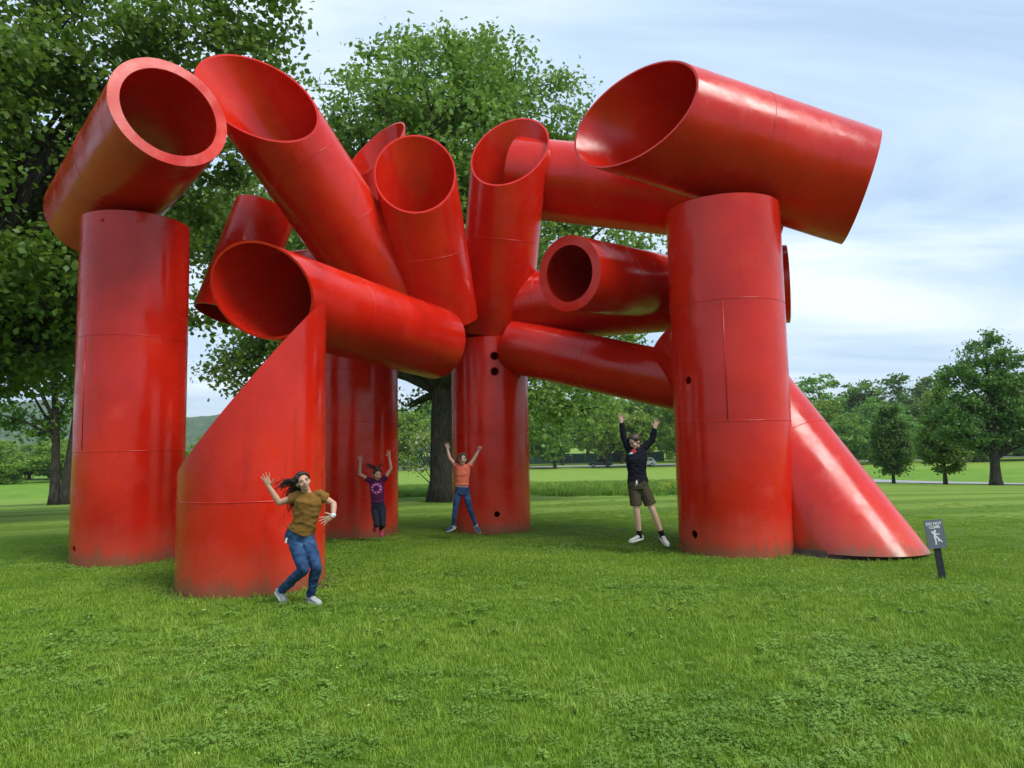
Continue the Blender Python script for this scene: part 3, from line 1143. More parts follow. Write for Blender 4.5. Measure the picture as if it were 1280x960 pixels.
# upper tubes
steel_tube('tube', (-4.75, 9.75, 6.40), (-7.3, 12.4, 5.85), 0.80, seams=(1.7,), rim=True)
steel_tube('tube', (-4.05, 11.2, 7.35), (-2.1, 13.0, 4.3), 0.74, c0=(-0.2, 1.0, -0.45), seams=(1.2, 2.4))
steel_tube('tube', (-4.55, 13.1, 6.1), (-5.1, 12.7, 4.05), 0.55, seams=(0.9,))
steel_tube('tube', (-5.2, 13.3, 4.6), (-1.0, 13.05, 4.9), 0.66, seams=(1.3, 2.9))
steel_tube('tube', (-3.3, 9.4, 3.75), (-1.3, 12.5, 3.45), 0.62, c0=(0.1, 1.0, 0.25), seams=(1.5,))
steel_tube('tube', (-1.6, 12.0, 6.35), (-1.3, 13.1, 3.95), 0.70, c0=(0.0, 1.0, -0.45), seams=(1.4,))
steel_tube('tube', (-2.6, 13.7, 7.5), (-2.4, 14.3, 4.1), 0.62, c0=(0.5, 0.7, -0.6), seams=(1.6,))
steel_tube('tube', (0.05, 13.5, 7.35), (-0.35, 14.45, 3.95), 0.74, c0=(0.15, 0.9, -0.55), seams=(1.7,))
steel_tube('tube', (-0.9, 14.7, 4.42), (5.0, 12.75, 4.45), 0.70, seams=(1.6, 3.4))
steel_tube('tube', (0.95, 11.25, 4.35), (2.8, 13.4, 4.60), 0.60, seams=(1.2,), rim=True)
steel_tube('tube', (0.0, 14.0, 3.6), (3.4, 12.6, 2.6), 0.52, seams=(1.6,))
steel_tube('tube', (0.25, 14.4, 7.15), (5.2, 13.2, 6.05), 0.80, c0=(1, -0.4, -0.2), seams=(1.5, 3.1))
steel_tube('tube', (1.95, 10.75, 6.72), (5.75, 11.45, 5.72), 0.92, c0=(0.7, 0.75, -0.35), c1=(1, -0.25, -0.35), seams=(1.9,))
pl = MB()
pl.loft([((BR[0], BR[1] - 11, -0.05), (1.02, 0, 0), (0, 0.80, 0)), ((BR[0], BR[1] - 11, 0.10), (0.98, 0, 0), (0, 0.78, 0))], 40)
pl.build('plinth', 'rust_steel', SC, True, 40)


# ------------------------------------------------------------------ do-not-climb sign
def build_sign():
    rt = thing('warning_sign', 'small grey do not climb sign on a leaning dark stake in the lawn', 'sign', (4.91, 8.44, 0))
    rt.rotation_euler = (R(-3), R(-5.0), R(-6))
    p = MB(); p.box((0, 0.012, 0.16), (0.075, 0.018, 0.56))
    p.build('post', 'sign_post', rt, False)
    bd = MB(); bd.box((0, -0.008, 0.52), (0.205, 0.012, 0.325))
    board = bd.build('board', 'sign_grey', rt, False)

    def txt(s, size, z):
        cu = bpy.data.curves.new('lettering', 'FONT')
        cu.body = s
        cu.size = size
        cu.align_x = 'CENTER'
        cu.extrude = 0.0006
        cu.offset = 0.0011
        o = bpy.data.objects.new('lettering', cu)
        COL.objects.link(o)
        dg = bpy.context.evaluated_depsgraph_get(); dg.update()
        me = bpy.data.meshes.new_from_object(o.evaluated_get(dg))
        bpy.data.objects.remove(o)
        me.materials.clear()
        l = obj('lettering', me, 'sign_white', board)
        l.matrix_local = Matrix.Translation((0, -0.0155, z)) @ Matrix.Rotation(R(90), 4, 'X')
    txt('DO NOT', 0.043, 0.625)
    txt('CLIMB', 0.043, 0.585)
    fg = MB()
    y = -0.0155

    def bar(x0, z0, x1, z1, w):
        a = Vector((x0, y, z0)); b = Vector((x1, y, z1))
        fg.capsule(a, b, w, w, 10, 0.12, (0, 1, 0)) if False else None
        d = (b - a).normalized(); n = Vector((-d.z, 0, d.x)) * w
        q = [a + n, a - n, b - n, b + n]
        fg._add(q + [v + Vector((0, 0.001, 0)) for v in q], [(0, 1, 2, 3), (7, 6, 5, 4), (0, 4, 5, 1), (1, 5, 6, 2), (2, 6, 7, 3), (3, 7, 4, 0)])
    fg.ellipsoid((-0.002, y, 0.553), (0.013, 0.001, 0.015), None, 16, 8)
    bar(-0.006, 0.535, -0.012, 0.478, 0.013)
    bar(-0.004, 0.527, -0.030, 0.548, 0.0055)
    bar(0.000, 0.525, 0.026, 0.516, 0.0055); bar(0.024, 0.514, 0.045, 0.520, 0.0055)
    bar(-0.016, 0.485, -0.008, 0.440, 0.008); bar(-0.008, 0.445, -0.012, 0.400, 0.0075)
    bar(-0.006, 0.484, 0.026, 0.466, 0.008); bar(0.026, 0.470, 0.022, 0.432, 0.0075)
    obj('pictogram', mesh_np('pictogram', fg.v, fg.f), 'sign_white', board)
    fg.__init__()
    y = -0.0175
    bar(-0.042, 0.552, 0.058, 0.425, 0.0065)
    obj('slash', mesh_np('slash', fg.v, fg.f), 'sign_white', board)


build_sign()


# ------------------------------------------------------------------ people
from mathutils.bvhtree import BVHTree


def wrinkle(amp, f=9.0, seed=0.0, st=(1, 1, 1.6)):
    def g(c):
        p = Vector((c.x * f * st[0] + seed, c.y * f * st[1], c.z * f * st[2]))
        a = mnoise.noise(p)
        b = mnoise.noise(p * 2.3 + Vector((5, 2, 1)))
        return amp * (0.75 * (1 - abs(a) * 2.2) + 0.45 * b)
    return g


class Figure:
    def __init__(self, label, loc, mm, org, J, s, head_h, face, up, skin):
        self.rt = thing('person', label, 'person', loc)
        self.mm, self.org = mm, org
        self.J = {k: self.P(*v) for k, v in J.items()}
        self.s, self.skin = s, skin
        self.body = MB()
        Y = -Vector(face).normalized()
        Z = Vector(up)
        Z = (Z - Y * Z.dot(Y)).normalized()
        X = Y.cross(Z)
        self.HM = Matrix((X, Y, Z)).transposed()
        self.hs = head_h / 0.225
        self.hc = self.J['head']

    def P(self, x, y, d=0.0):
        return Vector(((x - self.org[0]) * self.mm, d, (self.org[1] - y) * self.mm))

    def H(self, x, y, z):
        return self.hc + self.HM @ (Vector((x, y, z)) * self.hs)

    def hR(self, r):
        return tuple(q * self.hs for q in r)

    # --- body surface
    def torso_secs(self, grow=0.0, top=1.0, bottom=None):
        J, s = self.J, self.s
        sh = (J['shR'] + J['shL']) / 2
        lat = (J['shL'] - J['shR']).normalized()
        lat2 = (J['hipL'] - J['hipR']).normalized()
        pts = [(J['pelvis'], 0.145, 0.105, 0), (J['waist'], 0.118, 0.088, .35), (J['chest'], 0.138, 0.100, .8), (sh - Vector((0, 0, 0.035 * s)), 0.142, 0.082, 1), (sh + Vector((0, 0, 0.03 * s)), 0.07, 0.06, 1)]
        secs = []
        for i, (c, w, dp, t) in enumerate(pts):
            ax = (pts[min(i + 1, len(pts) - 1)][0] - pts[max(i - 1, 0)][0]).normalized()
            u = lat2.lerp(lat, t)
            u = (u - ax * u.dot(ax)).normalized()
            v = ax.cross(u)
            secs.append((c, u * (w * s + grow), v * (dp * s + grow)))
        return secs

    def dense(self, secs, n=5):
        out = []
        for i in range(len(secs) - 1):
            for k in range(n):
                t = k / n
                t = t * t * (3 - 2 * t)
                out.append(tuple(secs[i][q].lerp(secs[i + 1][q], t) for q in range(3)))
        out.append(secs[-1])
        return out

    def limbs(self):
        b, J, s = self.body, self.J, self.s
        b.loft(self.dense(self.torso_secs()), 24)
        sh = (J['shR'] + J['shL']) / 2
        neck0 = sh + Vector((0, 0, -0.02 * s))
        b.capsule(neck0, self.H(0, 0.02, -0.05), 0.050 * s, 0.047 * s)
        for k in ('R', 'L'):
            b.chain([J['sh' + k], J['sh' + k].lerp(J['el' + k], .45), J['el' + k], J['el' + k].lerp(J['wr' + k], .3), J['wr' + k]],
                    [0.047 * s, 0.041 * s, 0.034 * s, 0.036 * s, 0.0245 * s])
            b.chain([J['hip' + k], J['hip' + k].lerp(J['kn' + k], .4), J['kn' + k], J['kn' + k].lerp(J['an' + k], .32), J['an' + k]],
                    [0.078 * s, 0.070 * s, 0.050 * s, 0.051 * s, 0.034 * s])

    def head(self):
        b, H, hR, M = self.body, self.H, self.hR, self.HM
        b.ellipsoid(H(0, .014, .028), hR((.073, .090, .083)), M)
        b.ellipsoid(H(0, -.022, -.022), hR((.059, .066, .082)), M)
        b.ellipsoid(H(0, -.044, -.080), hR((.034, .034, .029)), M)
        for sx in (-1, 1):
            b.ellipsoid(H(sx * .036, -.056, -.028), hR((.024, .024, .026)), M)
            b.ellipsoid(H(sx * .074, .012, -.012), hR((.011, .021, .031)), M)
            b.ellipsoid(H(sx * .030, -.072, .024), hR((.026, .014, .010)), M)
            b.ellipsoid(H(sx * .010, -.092, -.029), hR((.009, .010, .008)), M)
        b.capsule(H(0, -.080, .010), H(0, -.098, -.026), .009 * self.hs, .0115 * self.hs)

    def face(self, smile=1.0, open_=0.5, squint=0.6, glasses=False):
        H, hR, M, hs = self.H, self.hR, self.HM, self.hs
        for sx in (-1, 1):
            e = MB(); e.ellipsoid(H(sx * .031, -.0815, .004), hR((.0140, .0060, .0078 * squint)), M, 12, 8)
            eo = e.build('eye', 'eye_white', self.rt)
            e = MB(); e.ellipsoid(H(sx * .031, -.0868, .004), hR((.0066, .0022, .0066 * squint)), M, 10, 8)
            e.build('iris', 'iris', eo)
            e = MB()
            pth = [H(sx * (.014 + .034 * t), -.0855 + .010 * t * t, .0215 + .007 * math.sin(PI * t * .8)) for t in (0, .25, .5, .75, 1)]
            e.tube(pth, [hs * r for r in (.0030, .0036, .0034, .0028, .0015)], 6)
            e.build('eyebrow', self.hairmat, self.rt)
            e = MB()
            pth = [H(sx * (.031 + .016 * t), -.0868 + .005 * t * t, .004 + hs * .0078 * squint + .002 * (1 - t * t)) for t in (-1, -.5, 0, .5, 1)]
            e.tube(pth, [hs * .0016] * 5, 5)
            e.build('eyelash', 'iris', self.rt)
        w = .026 + .006 * smile
        m = MB()
        rows = []
        for k in range(13):
            t = k / 6 - 1
            x = w * t
            z = -.053 + .010 * smile * t * t
            hgt = (.004 + .012 * open_) * max(0.05, 1 - t * t)
            y = -.0895 + .022 * t * t
            rows.append([H(x, y - .002, z + hgt * .5), H(x, y - .003, z - hgt * .1), H(x, y - .002, z - hgt * .9), H(x, y + .012, z - hgt * .1)])
        m.rings(rows)
        mo = m.build('mouth', 'mouth_dark', self.rt)
        lp = MB()
        for sg, rr in ((1, .0034), (-1, .0042)):
            pth, rad = [], []
            for k in range(13):
                t = k / 6 - 1
                hgt = (.004 + .012 * open_) * max(0.05, 1 - t * t)
                pth.append(H(w * t, -.0925 + .022 * t * t, -.053 + .010 * smile * t * t + (hgt * .6 if sg > 0 else -hgt)))
                rad.append(hs * (rr * (1 - .6 * t * t)))
            lp.tube(pth, rad, 6)
        lp.build('lips', 'lips', mo)
        if open_ > 0.2:
            te = MB()
            rows = []
            for k in range(9):
                t = k / 4 - 1
                t *= .8
                y = -.0930 + .022 * t * t
                z = -.053 + .010 * smile * t * t
                hgt = (.004 + .012 * open_) * (1 - t * t)
                rows.append([H(w * t, y, z + hgt * .5), H(w * t, y - .0008, z - hgt * .10), H(w * t, y + .003, z - hgt * .10), H(w * t, y + .003, z + hgt * .5)])
            te.rings(rows)
            te.build('teeth', 'teeth', mo)
        if glasses:
            g = MB()
            for sx in (-1, 1):
                ring = [H(sx * .033 + .024 * math.cos(a), -.094, .002 + .017 * math.sin(a)) for a in np.linspace(0, 2 * PI, 17)]
                g.tube(ring, [hs * .0028] * 17, 6)
                g.tube([H(sx * .056, -.094, .008), H(sx * .076, -.05, .008), H(sx * .079, .015, .006)], [hs * .003] * 3, 6)
            g.tube([H(-.010, -.096, .004), H(.010, -.096, .004)], [hs * .0025] * 2, 6)
            g.build('glasses', 'iris', self.rt)

    def hand(self, k, direction, thumb, spread=0.5, curl=0.2, fist=False):
        b, s = self.body, self.s
        w = self.J['wr' + k]
        d = Vector(direction).normalized()
        tv = Vector(thumb)
        tv = (tv - d * tv.dot(d)).normalized()
        n = d.cross(tv).normalized()
        if n.y > 0:
            n = -n              # palm normal towards the viewer side
        pl_, pw = 0.080 * s, 0.036 * s
        secs = []
        for t, ww, th in ((-.15, .62, .018), (.1, .72, .017), (.5, .98, .0155), (.9, 1.05, .0135), (1.04, .9, .010)):
            secs.append((w + d * pl_ * t, tv * pw * ww, n * th * s))
        b.loft(secs, 14, 2.6)
        for i, (off, ln, ang) in enumerate(((.80, .070, .9), (.27, .078, .25), (-.27, .073, -.35), (-.78, .058, -1.0))):
            base = w + d * pl_ * .97 + tv * pw * off
            a = ang * spread * 0.42
            dd = (d * math.cos(a) + tv * math.sin(a)).normalized()
            p, r = base, 0.0095 * s
            for q, f in enumerate((.44, .32, .28)):
                c = (1.35 if fist else curl) * (0.6 + 0.5 * q) * (1 if not fist else 1.0)
                dd2 = (dd * math.cos(c) + n * math.sin(c)).normalized()
                p2 = p + dd2 * ln * s * f
                b.capsule(p, p2, r, r * .9, 10)
                p, r = p2, r * .9
                if fist:
                    dd = dd2
        base = w + d * pl_ * .22 + tv * pw * .7
        a = 0.95 if not fist else 0.5
        dd = (d * math.cos(a) + tv * math.sin(a) + n * .25).normalized()
        p1 = base + dd * 0.040 * s
        dd = (d * math.cos(a * .75) + tv * math.sin(a * .75) + n * .2).normalized()
        p2 = p1 + dd * 0.034 * s
        b.capsule(base, p1, 0.0145 * s, 0.0108 * s, 10)
        b.capsule(p1, p2, 0.0108 * s, 0.0088 * s, 10)

    def finish_body(self, vox=0.0052):
        self.body.remesh('body', self.skin, self.rt, vox, 3)

    # --- clothes
    def shirt(self, mat, hem_t, sleeve, grow=0.016, flare=0.0, neck=True, amp=0.006, name='shirt', sleeve_r=(0.066, 0.062), seed=0.0, ribs=False):
        m, J, s = MB(), self.J, self.s
        secs = self.dense(self.torso_secs(grow), 6)
        # cut the garment at hem_t (0 = pelvis, 1 = waist)
        k0 = int(hem_t * 6)
        secs = secs[k0:]
        c, u, v = secs[0]
        secs[0] = (c, u * (1 + flare), v * (1 + flare))
        m.loft(secs, 28)
        for k in ('R', 'L'):
            a, e, w = J['sh' + k], J['el' + k], J['wr' + k]
            inn = (J['shR'] + J['shL']) / 2
            st = a.lerp(inn, .35)
            m.ellipsoid(a, (0.050 * s, 0.054 * s, 0.050 * s))
            if sleeve <= 1:
                m.tube([st, a, a.lerp(e, sleeve * .6), a.lerp(e, sleeve)], [0.060 * s, sleeve_r[0] * s, sleeve_r[1] * s * 1.02, sleeve_r[1] * s], 18)
            else:
                m.tube([st, a, a.lerp(e, .5), a.lerp(e, .92)], [0.066 * s, 0.064 * s, 0.057 * s, 0.051 * s], 18)
                m.ellipsoid(e, (0.052 * s,) * 3)
                m.tube([a.lerp(e, .97), e.lerp(w, .1), e.lerp(w, .6), e.lerp(w, .97)], [0.050 * s, 0.051 * s, 0.044 * s, 0.036 * s], 18)
        o = m.remesh(name, mat, self.rt, 0.0065, 3, wrinkle(amp, 8.0, seed))
        return o

    def trousers(self, mat, length=1.0, grow=0.014, name='jeans', leg=(0.090, 0.080, 0.058, 0.060, 0.043), amp=0.005, top_t=0.75, seed=3.0):
        m, J, s = MB(), self.J, self.s
        secs = self.torso_secs(grow)
        c0, c1 = secs[0], secs[1]
        top = tuple(c0[q].lerp(c1[q], top_t) for q in range(3))
        ax = (c1[0] - c0[0]).normalized()
        low = (c0[0] - ax * 0.10 * s, c0[1] * 0.95, c0[2] * 0.92)
        m.loft(self.dense([low, c0, top], 5), 26)
        for k in ('R', 'L'):
            h, n, a = J['hip' + k], J['kn' + k], J['an' + k]
            m.ellipsoid(h, (leg[0] * s,) * 3)
            if length < 0.6:
                f = length / 0.5
                m.tube([h, h.lerp(n, f * .5), h.lerp(n, f)], [leg[0] * s, leg[1] * s * 1.05, leg[1] * s * 1.06], 20)
            else:
                m.tube([h, h.lerp(n, .5), h.lerp(n, .96)], [leg[0] * s, leg[1] * s, leg[2] * s], 20)
                m.ellipsoid(n, (leg[2] * s,) * 3)
                f = (length - .5) / .5
                m.tube([h.lerp(n, 1.0), n.lerp(a, .3), n.lerp(a, .3 + .7 * f - .05), n.lerp(a, .3 + .7 * f)], [leg[2] * s, leg[3] * s, leg[4] * s * 1.04, leg[4] * s * 1.06], 20)
        return m.remesh(name, mat, self.rt, 0.0065, 3, wrinkle(amp, 9.0, seed))

    def shoe(self, k, toe, mat, up=None, sock=None, sole='sole_white', lace=False, length=0.25):
        s = self.s
        a = self.J['an' + k]
        f = Vector(toe).normalized()
        u = Vector(up) if up else Vector((0, 0, 1))
        u = (u - f * u.dot(f)).normalized()
        sd = f.cross(u)
        L_ = length * s
        heel = a - u * 0.075 * s - f * 0.062 * s
        m = MB()
        secs = []
        for t, w, h in ((-.02, .020, .030), (.04, .030, .060), (.16, .034, .078), (.30, .034, .084), (.46, .036, .066), (.62, .042, .050), (.78, .044, .042), (.92, .036, .032), (1.0, .016, .018)):
            c = heel + f * L_ * t + u * (h * s * .5 + .012 * s)
            secs.append((c, sd * w * s, u * h * s * .5))
        m.loft(self.dense(secs, 3), 18, 2.3)
        sh = m.build('shoe', mat, self.rt)
        m = MB()
        ring0, ring1 = [], []
        for i in range(28):
            t = 2 * PI * i / 28
            x = .5 - .52 * math.cos(t)
            wid = (.037 + .010 * sst(.4, .75, x)) * s * abs(math.sin(t)) ** .7 * (1 if math.sin(t) >= 0 else -1)
            p = heel + f * L_ * x + sd * wid
            ring0.append(p); ring1.append(p + u * .024 * s)
        m.rings([ring0, ring1])
        m.build('sole', sole, sh, False)
        if lace:
            m = MB()
            for t in (.40, .50, .60):
                c = heel + f * L_ * t + u * (.088 - .05 * (t - .35) / .3 * .8) * s
                m.tube([c - sd * .024 * s - u * .012 * s, c, c + sd * .024 * s - u * .012 * s], [.005 * s] * 3, 6)
            m.build('lace', 'lace', sh)
        if sock:
            m = MB()
            kn = self.J['kn' + k]
            m.tube([a - u * 0.04 * s, a, a.lerp(kn, .20)], [.042 * s, .041 * s, .043 * s], 16)
            m.build('sock', sock, self.rt, True, 40)

    # --- hair
    def hair(self, mat, strands, cap=True, fringe=0.045, cap_r=(.081, .100, .092), back_low=-.05, name='hair', ellip=True):
        m = MB()
        H, hs = self.H, self.hs
        rnd = random.Random(len(strands) + int(hs * 100))
        # locks that follow the skull from the parting down to the nape
        for i in range(130):
            az = rnd.uniform(-PI, PI)
            pol0 = rnd.uniform(0.02, .7)
            front = math.cos(az)             # 1 = towards the face
            end = 1.15 if front > .55 else (1.5 if front > 0.05 else 2.0)
            if front > .55:
                end = rnd.uniform(.78, .98) * (1.0 if fringe > 0 else 1.25)
            pth, rad = [], []
            for q in range(7):
                t = q / 6
                po = pol0 + (end - pol0) * t
                tw = az + .12 * math.sin(3 * t + i)
                x = cap_r[0] * math.sin(po) * math.sin(tw)
                y = -cap_r[1] * math.sin(po) * math.cos(tw) + .012
                z = cap_r[2] * math.cos(po) + .026
                pth.append(H(x, y, z)); rad.append(hs * (.013 * math.sin(PI * (.15 + .8 * t)) + .002))
            m.tube(pth, rad, 6)
        if ellip:
            m.ellipsoid(H(0, .022, .036), self.hR((cap_r[0] * .97, cap_r[1] * .92, cap_r[2] * .93)), self.HM)
            m.ellipsoid(H(0, .048, -.012), self.hR((cap_r[0] * .86, .060, .066)), self.HM)
        for pth, rad in strands:
            m.tube(pth, rad, 6)
        return m.build(name, mat, self.rt)

    def locks(self, start, ends, n, spread0, spread1, r, curl, seed, mid=None):
        rnd = random.Random(seed)
        out = []
        for i in range(n):
            e = Vector(rnd.choice(ends)) + Vector((rnd.gauss(0, spread1), rnd.gauss(0, spread1), rnd.gauss(0, spread1)))
            s0 = Vector(start) + Vector((rnd.gauss(0, spread0), rnd.gauss(0, spread0), rnd.gauss(0, spread0)))
            c = s0.lerp(e, .45) + (Vector(mid) if mid else Vector((0, 0, .02))) * rnd.uniform(.4, 1.4)
            ln = rnd.uniform(.7, 1.05)
            ph = rnd.uniform(0, 6.3)
            pth, rad = [], []
            for q in range(13):
                t = q / 12 * ln
                p = s0 * (1 - t) ** 2 + c * 2 * t * (1 - t) + e * t * t
                p += Vector((math.cos(ph + t * 16), math.sin(ph * 1.3 + t * 13), math.sin(ph + t * 16))) * curl * t
                pth.append(p); rad.append(max(.0018, r * (1 - q / 12) ** .7 * (.6 + .4 * math.sin(PI * min(1, t * 3 + .2)))))
            out.append((pth, rad))
        return out

    def decal(self, on, shapes, lift=0.003, name='print'):
        """flat prints laid on a garment: shapes = (list of zoom points, material)"""
        me = on.data
        bv = BVHTree.FromPolygons([v.co.copy() for v in me.vertices], [tuple(p.vertices) for p in me.polygons])
        for poly, mat in shapes:
            V = []
            c = sum((Vector(p) for p in poly), Vector((0, 0))) / len(poly)
            rings = []
            for f in (1.0, .55, .05):
                ring = []
                for p in poly:
                    q = c.lerp(Vector(p), f)
                    w = self.P(q.x, q.y)
                    hit = bv.ray_cast(Vector((w.x, -1.5, w.z)), Vector((0, 1, 0)))
                    if hit[0] is None:
                        ring = None
                        break
                    ring.append(hit[0] + Vector((0, -lift, 0)))
                if ring is None:
                    break
                rings.append(ring)
            if len(rings) == 3:
                m = MB(); m.rings(rings, False)
                m.build(name, mat, on)


def oval(x, y, rx, ry, n=12, a0=0):
    return [(x + rx * math.cos(a0 + 2 * PI * i / n), y + ry * math.sin(a0 + 2 * PI * i / n)) for i in range(n)]


def heart(x, y, r):
    out = []
    for i in range(14):
        t = 2 * PI * i / 14
        hx = 16 * math.sin(t) ** 3
        hy = 13 * math.cos(t) - 5 * math.cos(2 * t) - 2 * math.cos(3 * t) - math.cos(4 * t)
        out.append((x + hx / 16 * r, y - hy / 16 * r))
    return out


def woman():
    J = dict(head=(297, 133, -.03), shR=(262, 222, .02), elR=(138, 262, .02), wrR=(80, 158, -.02),
             shL=(392, 218, .02), elL=(476, 278, .06), wrL=(484, 352, -.02), chest=(325, 262, 0), waist=(298, 395, .01), pelvis=(268, 462, .03),
             hipR=(238, 490, .03), hipL=(312, 490, .02), knR=(326, 660, -.16), knL=(394, 655, -.10), anR=(150, 808, .06), anL=(338, 838, .02))
    f = Figure('woman in a mustard tee and jeans leaning back with one hand raised', (-2.316, 7.73, 0), 0.001694, (250, 893), J, 0.93, 0.205,
               (0.42, -0.85, 0.10), (-0.36, 0.10, 0.93), 'skin_tan')
    f.hairmat = 'hair_dark'
    f.limbs(); f.head()
    f.hand('R', (-0.30, -.1, 1.0), (1, 0, 0.25), 1.0, .06)
    f.hand('L', (-0.95, -.25, -.38), (-.2, -.2, 1), .9, .12)
    f.finish_body()
    f.face(1.2, .85, .5)
    f.shirt('tee_brown', .42, .46, .016, .05, amp=.012, seed=1.0, sleeve_r=(.058, .060))
    f.trousers('denim', 1.0, .012, amp=.009, top_t=.45, leg=(.088, .079, .060, .057, .044))
    tf = f.P(186, 893) - f.P(112, 826)
    f.shoe('R', (tf.x, -.08, tf.z), 'shoe_grey', (0.5, -.2, .8))
    f.shoe('L', (0.7, -.6, -.02), 'shoe_grey')
    st = f.H(0, .095, .02)
    f_ends = [f.P(128, 185, .14), f.P(150, 255, .16), f.P(190, 325, .12), f.P(110, 165, .10), f.P(205, 335, .14), f.P(175, 290, .18)]
    f.hair('hair_dark', f.locks(st, f_ends, 210, .024, .030, .0115, .018, 3, (-.02, .03, .05)), fringe=.05)
    w = MB()
    wr, el = f.J['wrL'], f.J['elL']
    ax = (el - wr).normalized()
    c = wr + ax * .012
    w.tube([c - ax * .011, c + ax * .011], [.029, .0295], 20)
    wo = w.build('wrist_watch', 'watch', f.rt, True, 40)
    w = MB(); a, b, d = frame_of(ax)
    w.box(c + Vector((0, -.030, 0)), (.026, .008, .024)); w.build('watch_face', 'teeth', wo, False)
    p = MB(); p.box(f.P(196, 492, -.02), (.018, .05, .052), Matrix.Rotation(R(14), 3, 'Y')); p.build('pocket_card', 'paper', f.rt, False)
    b = MB(); secs = f.torso_secs(.0175); c0, c1 = secs[0], secs[1]
    q = [tuple(c0[k].lerp(c1[k], t) for k in range(3)) for t in (.40, .48)]
    b.loft(q, 28); b.build('waistband', 'denim', f.rt, True, 50)


def girl_purple():
    J = dict(head=(272, 292, -.06), shR=(190, 352, 0), elR=(84, 285, 0), wrR=(93, 158, -.02), shL=(330, 347, 0), elL=(408, 235, 0), wrL=(393, 110, -.02),
             chest=(262, 425, 0), waist=(266, 545, 0), pelvis=(275, 620, 0), hipR=(237, 640, 0), hipL=(315, 640, 0),
             knR=(283, 795, -.20), knL=(343, 800, -.18), anR=(228, 800, .12), anL=(287, 848, .10))
    f = Figure('girl in a purple tee with pink print jumping before a red column, arms up', (-2.42, 12.9, 0.075), 0.001717, (270, 935), J, .80, .205,
               (0.45, -.86, -.10), (0.08, 0, 1), 'skin_tan')
    f.hairmat = 'hair_dark'
    f.limbs(); f.head()
    f.hand('R', (-.08, -.1, 1), (1, 0, 0), 1.0, .06)
    f.hand('L', (-.10, -.1, 1), (-1, 0, 0), .8, .06)
    f.finish_body(.0056)
    f.face(1.0, 1.0, .45)
    sh = f.shirt('tee_purple', .5, .36, .016, .03, amp=.006, seed=4.0, sleeve_r=(.060, .064))
    f.decal(sh, [(heart(265 + 44 * math.sin(a), 432 - 42 * math.cos(a), 15), 'print_pink') for a in [PI / 4 * i + .3 for i in range(8)]]
            + [(oval(265 + 60 * math.sin(a), 432 - 58 * math.cos(a), 5, 5, 8), 'print_pink') for a in [PI / 4 * i + .7 for i in range(8)]])
    f.trousers('leggings', .97, .008, name='leggings', amp=.003, top_t=.6, leg=(.086, .076, .058, .055, .042))
    f.shoe('R', (-.05, -.35, -.9), 'shoe_pink', (.1, -.9, .4), 'sock_black', lace=True)
    f.shoe('L', (.20, -.45, -.85), 'shoe_pink', (.1, -.9, .4), 'sock_black', lace=True)
    top = f.H(0, .05, .105)
    f.hair('hair_dark', f.locks(top, [f.P(120, 195, .1), f.P(150, 178, .12), f.P(170, 215, .1), f.P(310, 180, .1), f.P(140, 222, .12)], 70, .014, .016, .0068, .010, 8, (0, .02, .03)), fringe=.05)
    t = MB(); t.tube([top + Vector((-.012, 0, -.008)), top + Vector((.012, 0, .012))], [.022, .022], 12); t.build('hair_tie', 'print_pink', f.rt)


def girl_coral():
    J = dict(head=(264, 198, -.03), shR=(205, 262, 0), elR=(142, 186, 0), wrR=(122, 102, 0), shL=(328, 262, 0), elL=(383, 184, 0), wrL=(420, 120, 0),
             chest=(262, 330, 0), waist=(258, 425, 0), pelvis=(256, 488, 0), hipR=(222, 505, 0), hipL=(292, 505, 0), knR=(190, 665, -.05), knL=(330, 675, -.05),
             anR=(166, 825, .03), anL=(383, 828, .03))
    f = Figure('girl in a coral tee and blue jeans leaping in a star shape', (-0.915, 12.9, 0.105), 0.001864, (260, 905), J, .82, .215,
               (0.14, -.98, .02), (.05, 0, 1), 'skin_fair')
    f.hairmat = 'hair_brown'
    f.limbs(); f.head()
    f.hand('R', (-.12, -.1, 1), (1, -.2, 0), .9, .12)
    f.hand('L', (.55, -.2, .8), (-.8, 0, .55), .2, .5, True)
    f.finish_body(.0056)
    f.face(.6, .35, .6)
    f.shirt('tee_coral', .72, .22, .018, .08, amp=.007, seed=7.0, sleeve_r=(.060, .064))
    f.trousers('denim', .98, .008, amp=.003, top_t=.42, leg=(.084, .074, .055, .052, .041))
    f.shoe('R', (-.80, -.50, -.28), 'shoe_navy', (-.1, -.4, 1), 'sock_white', lace=True)
    f.shoe('L', (.48, -.60, -.50), 'shoe_navy', (.1, -.55, .8), 'sock_white', lace=True)
    lk = []
    for i, (a, b, m) in enumerate((((-.06, .03, .07), (-.115, .0, -.11), (-.05, 0, 0)), ((.06, .03, .07), (.105, .02, -.12), (.04, 0, 0)), ((-.03, -.04, .09), (-.06, -.10, -.08), (-.03, -.06, 0)),
                                   ((-.01, -.04, .095), (-.035, -.115, -.055), (-.02, -.07, .02)), ((0, .07, .06), (0, .10, -.13), (0, .04, 0)), ((-.05, .05, .06), (-.10, .07, -.12), (-.05, .02, 0)), ((.05, .05, .06), (.09, .07, -.13), (.04, .02, 0)))):
        lk += f.locks(f.H(*a), [f.H(*b)], 15 if i not in (2, 3) else 8, .012, .016, .0068, .012, 40 + i, m)
    f.hair('hair_brown', lk, fringe=.05)


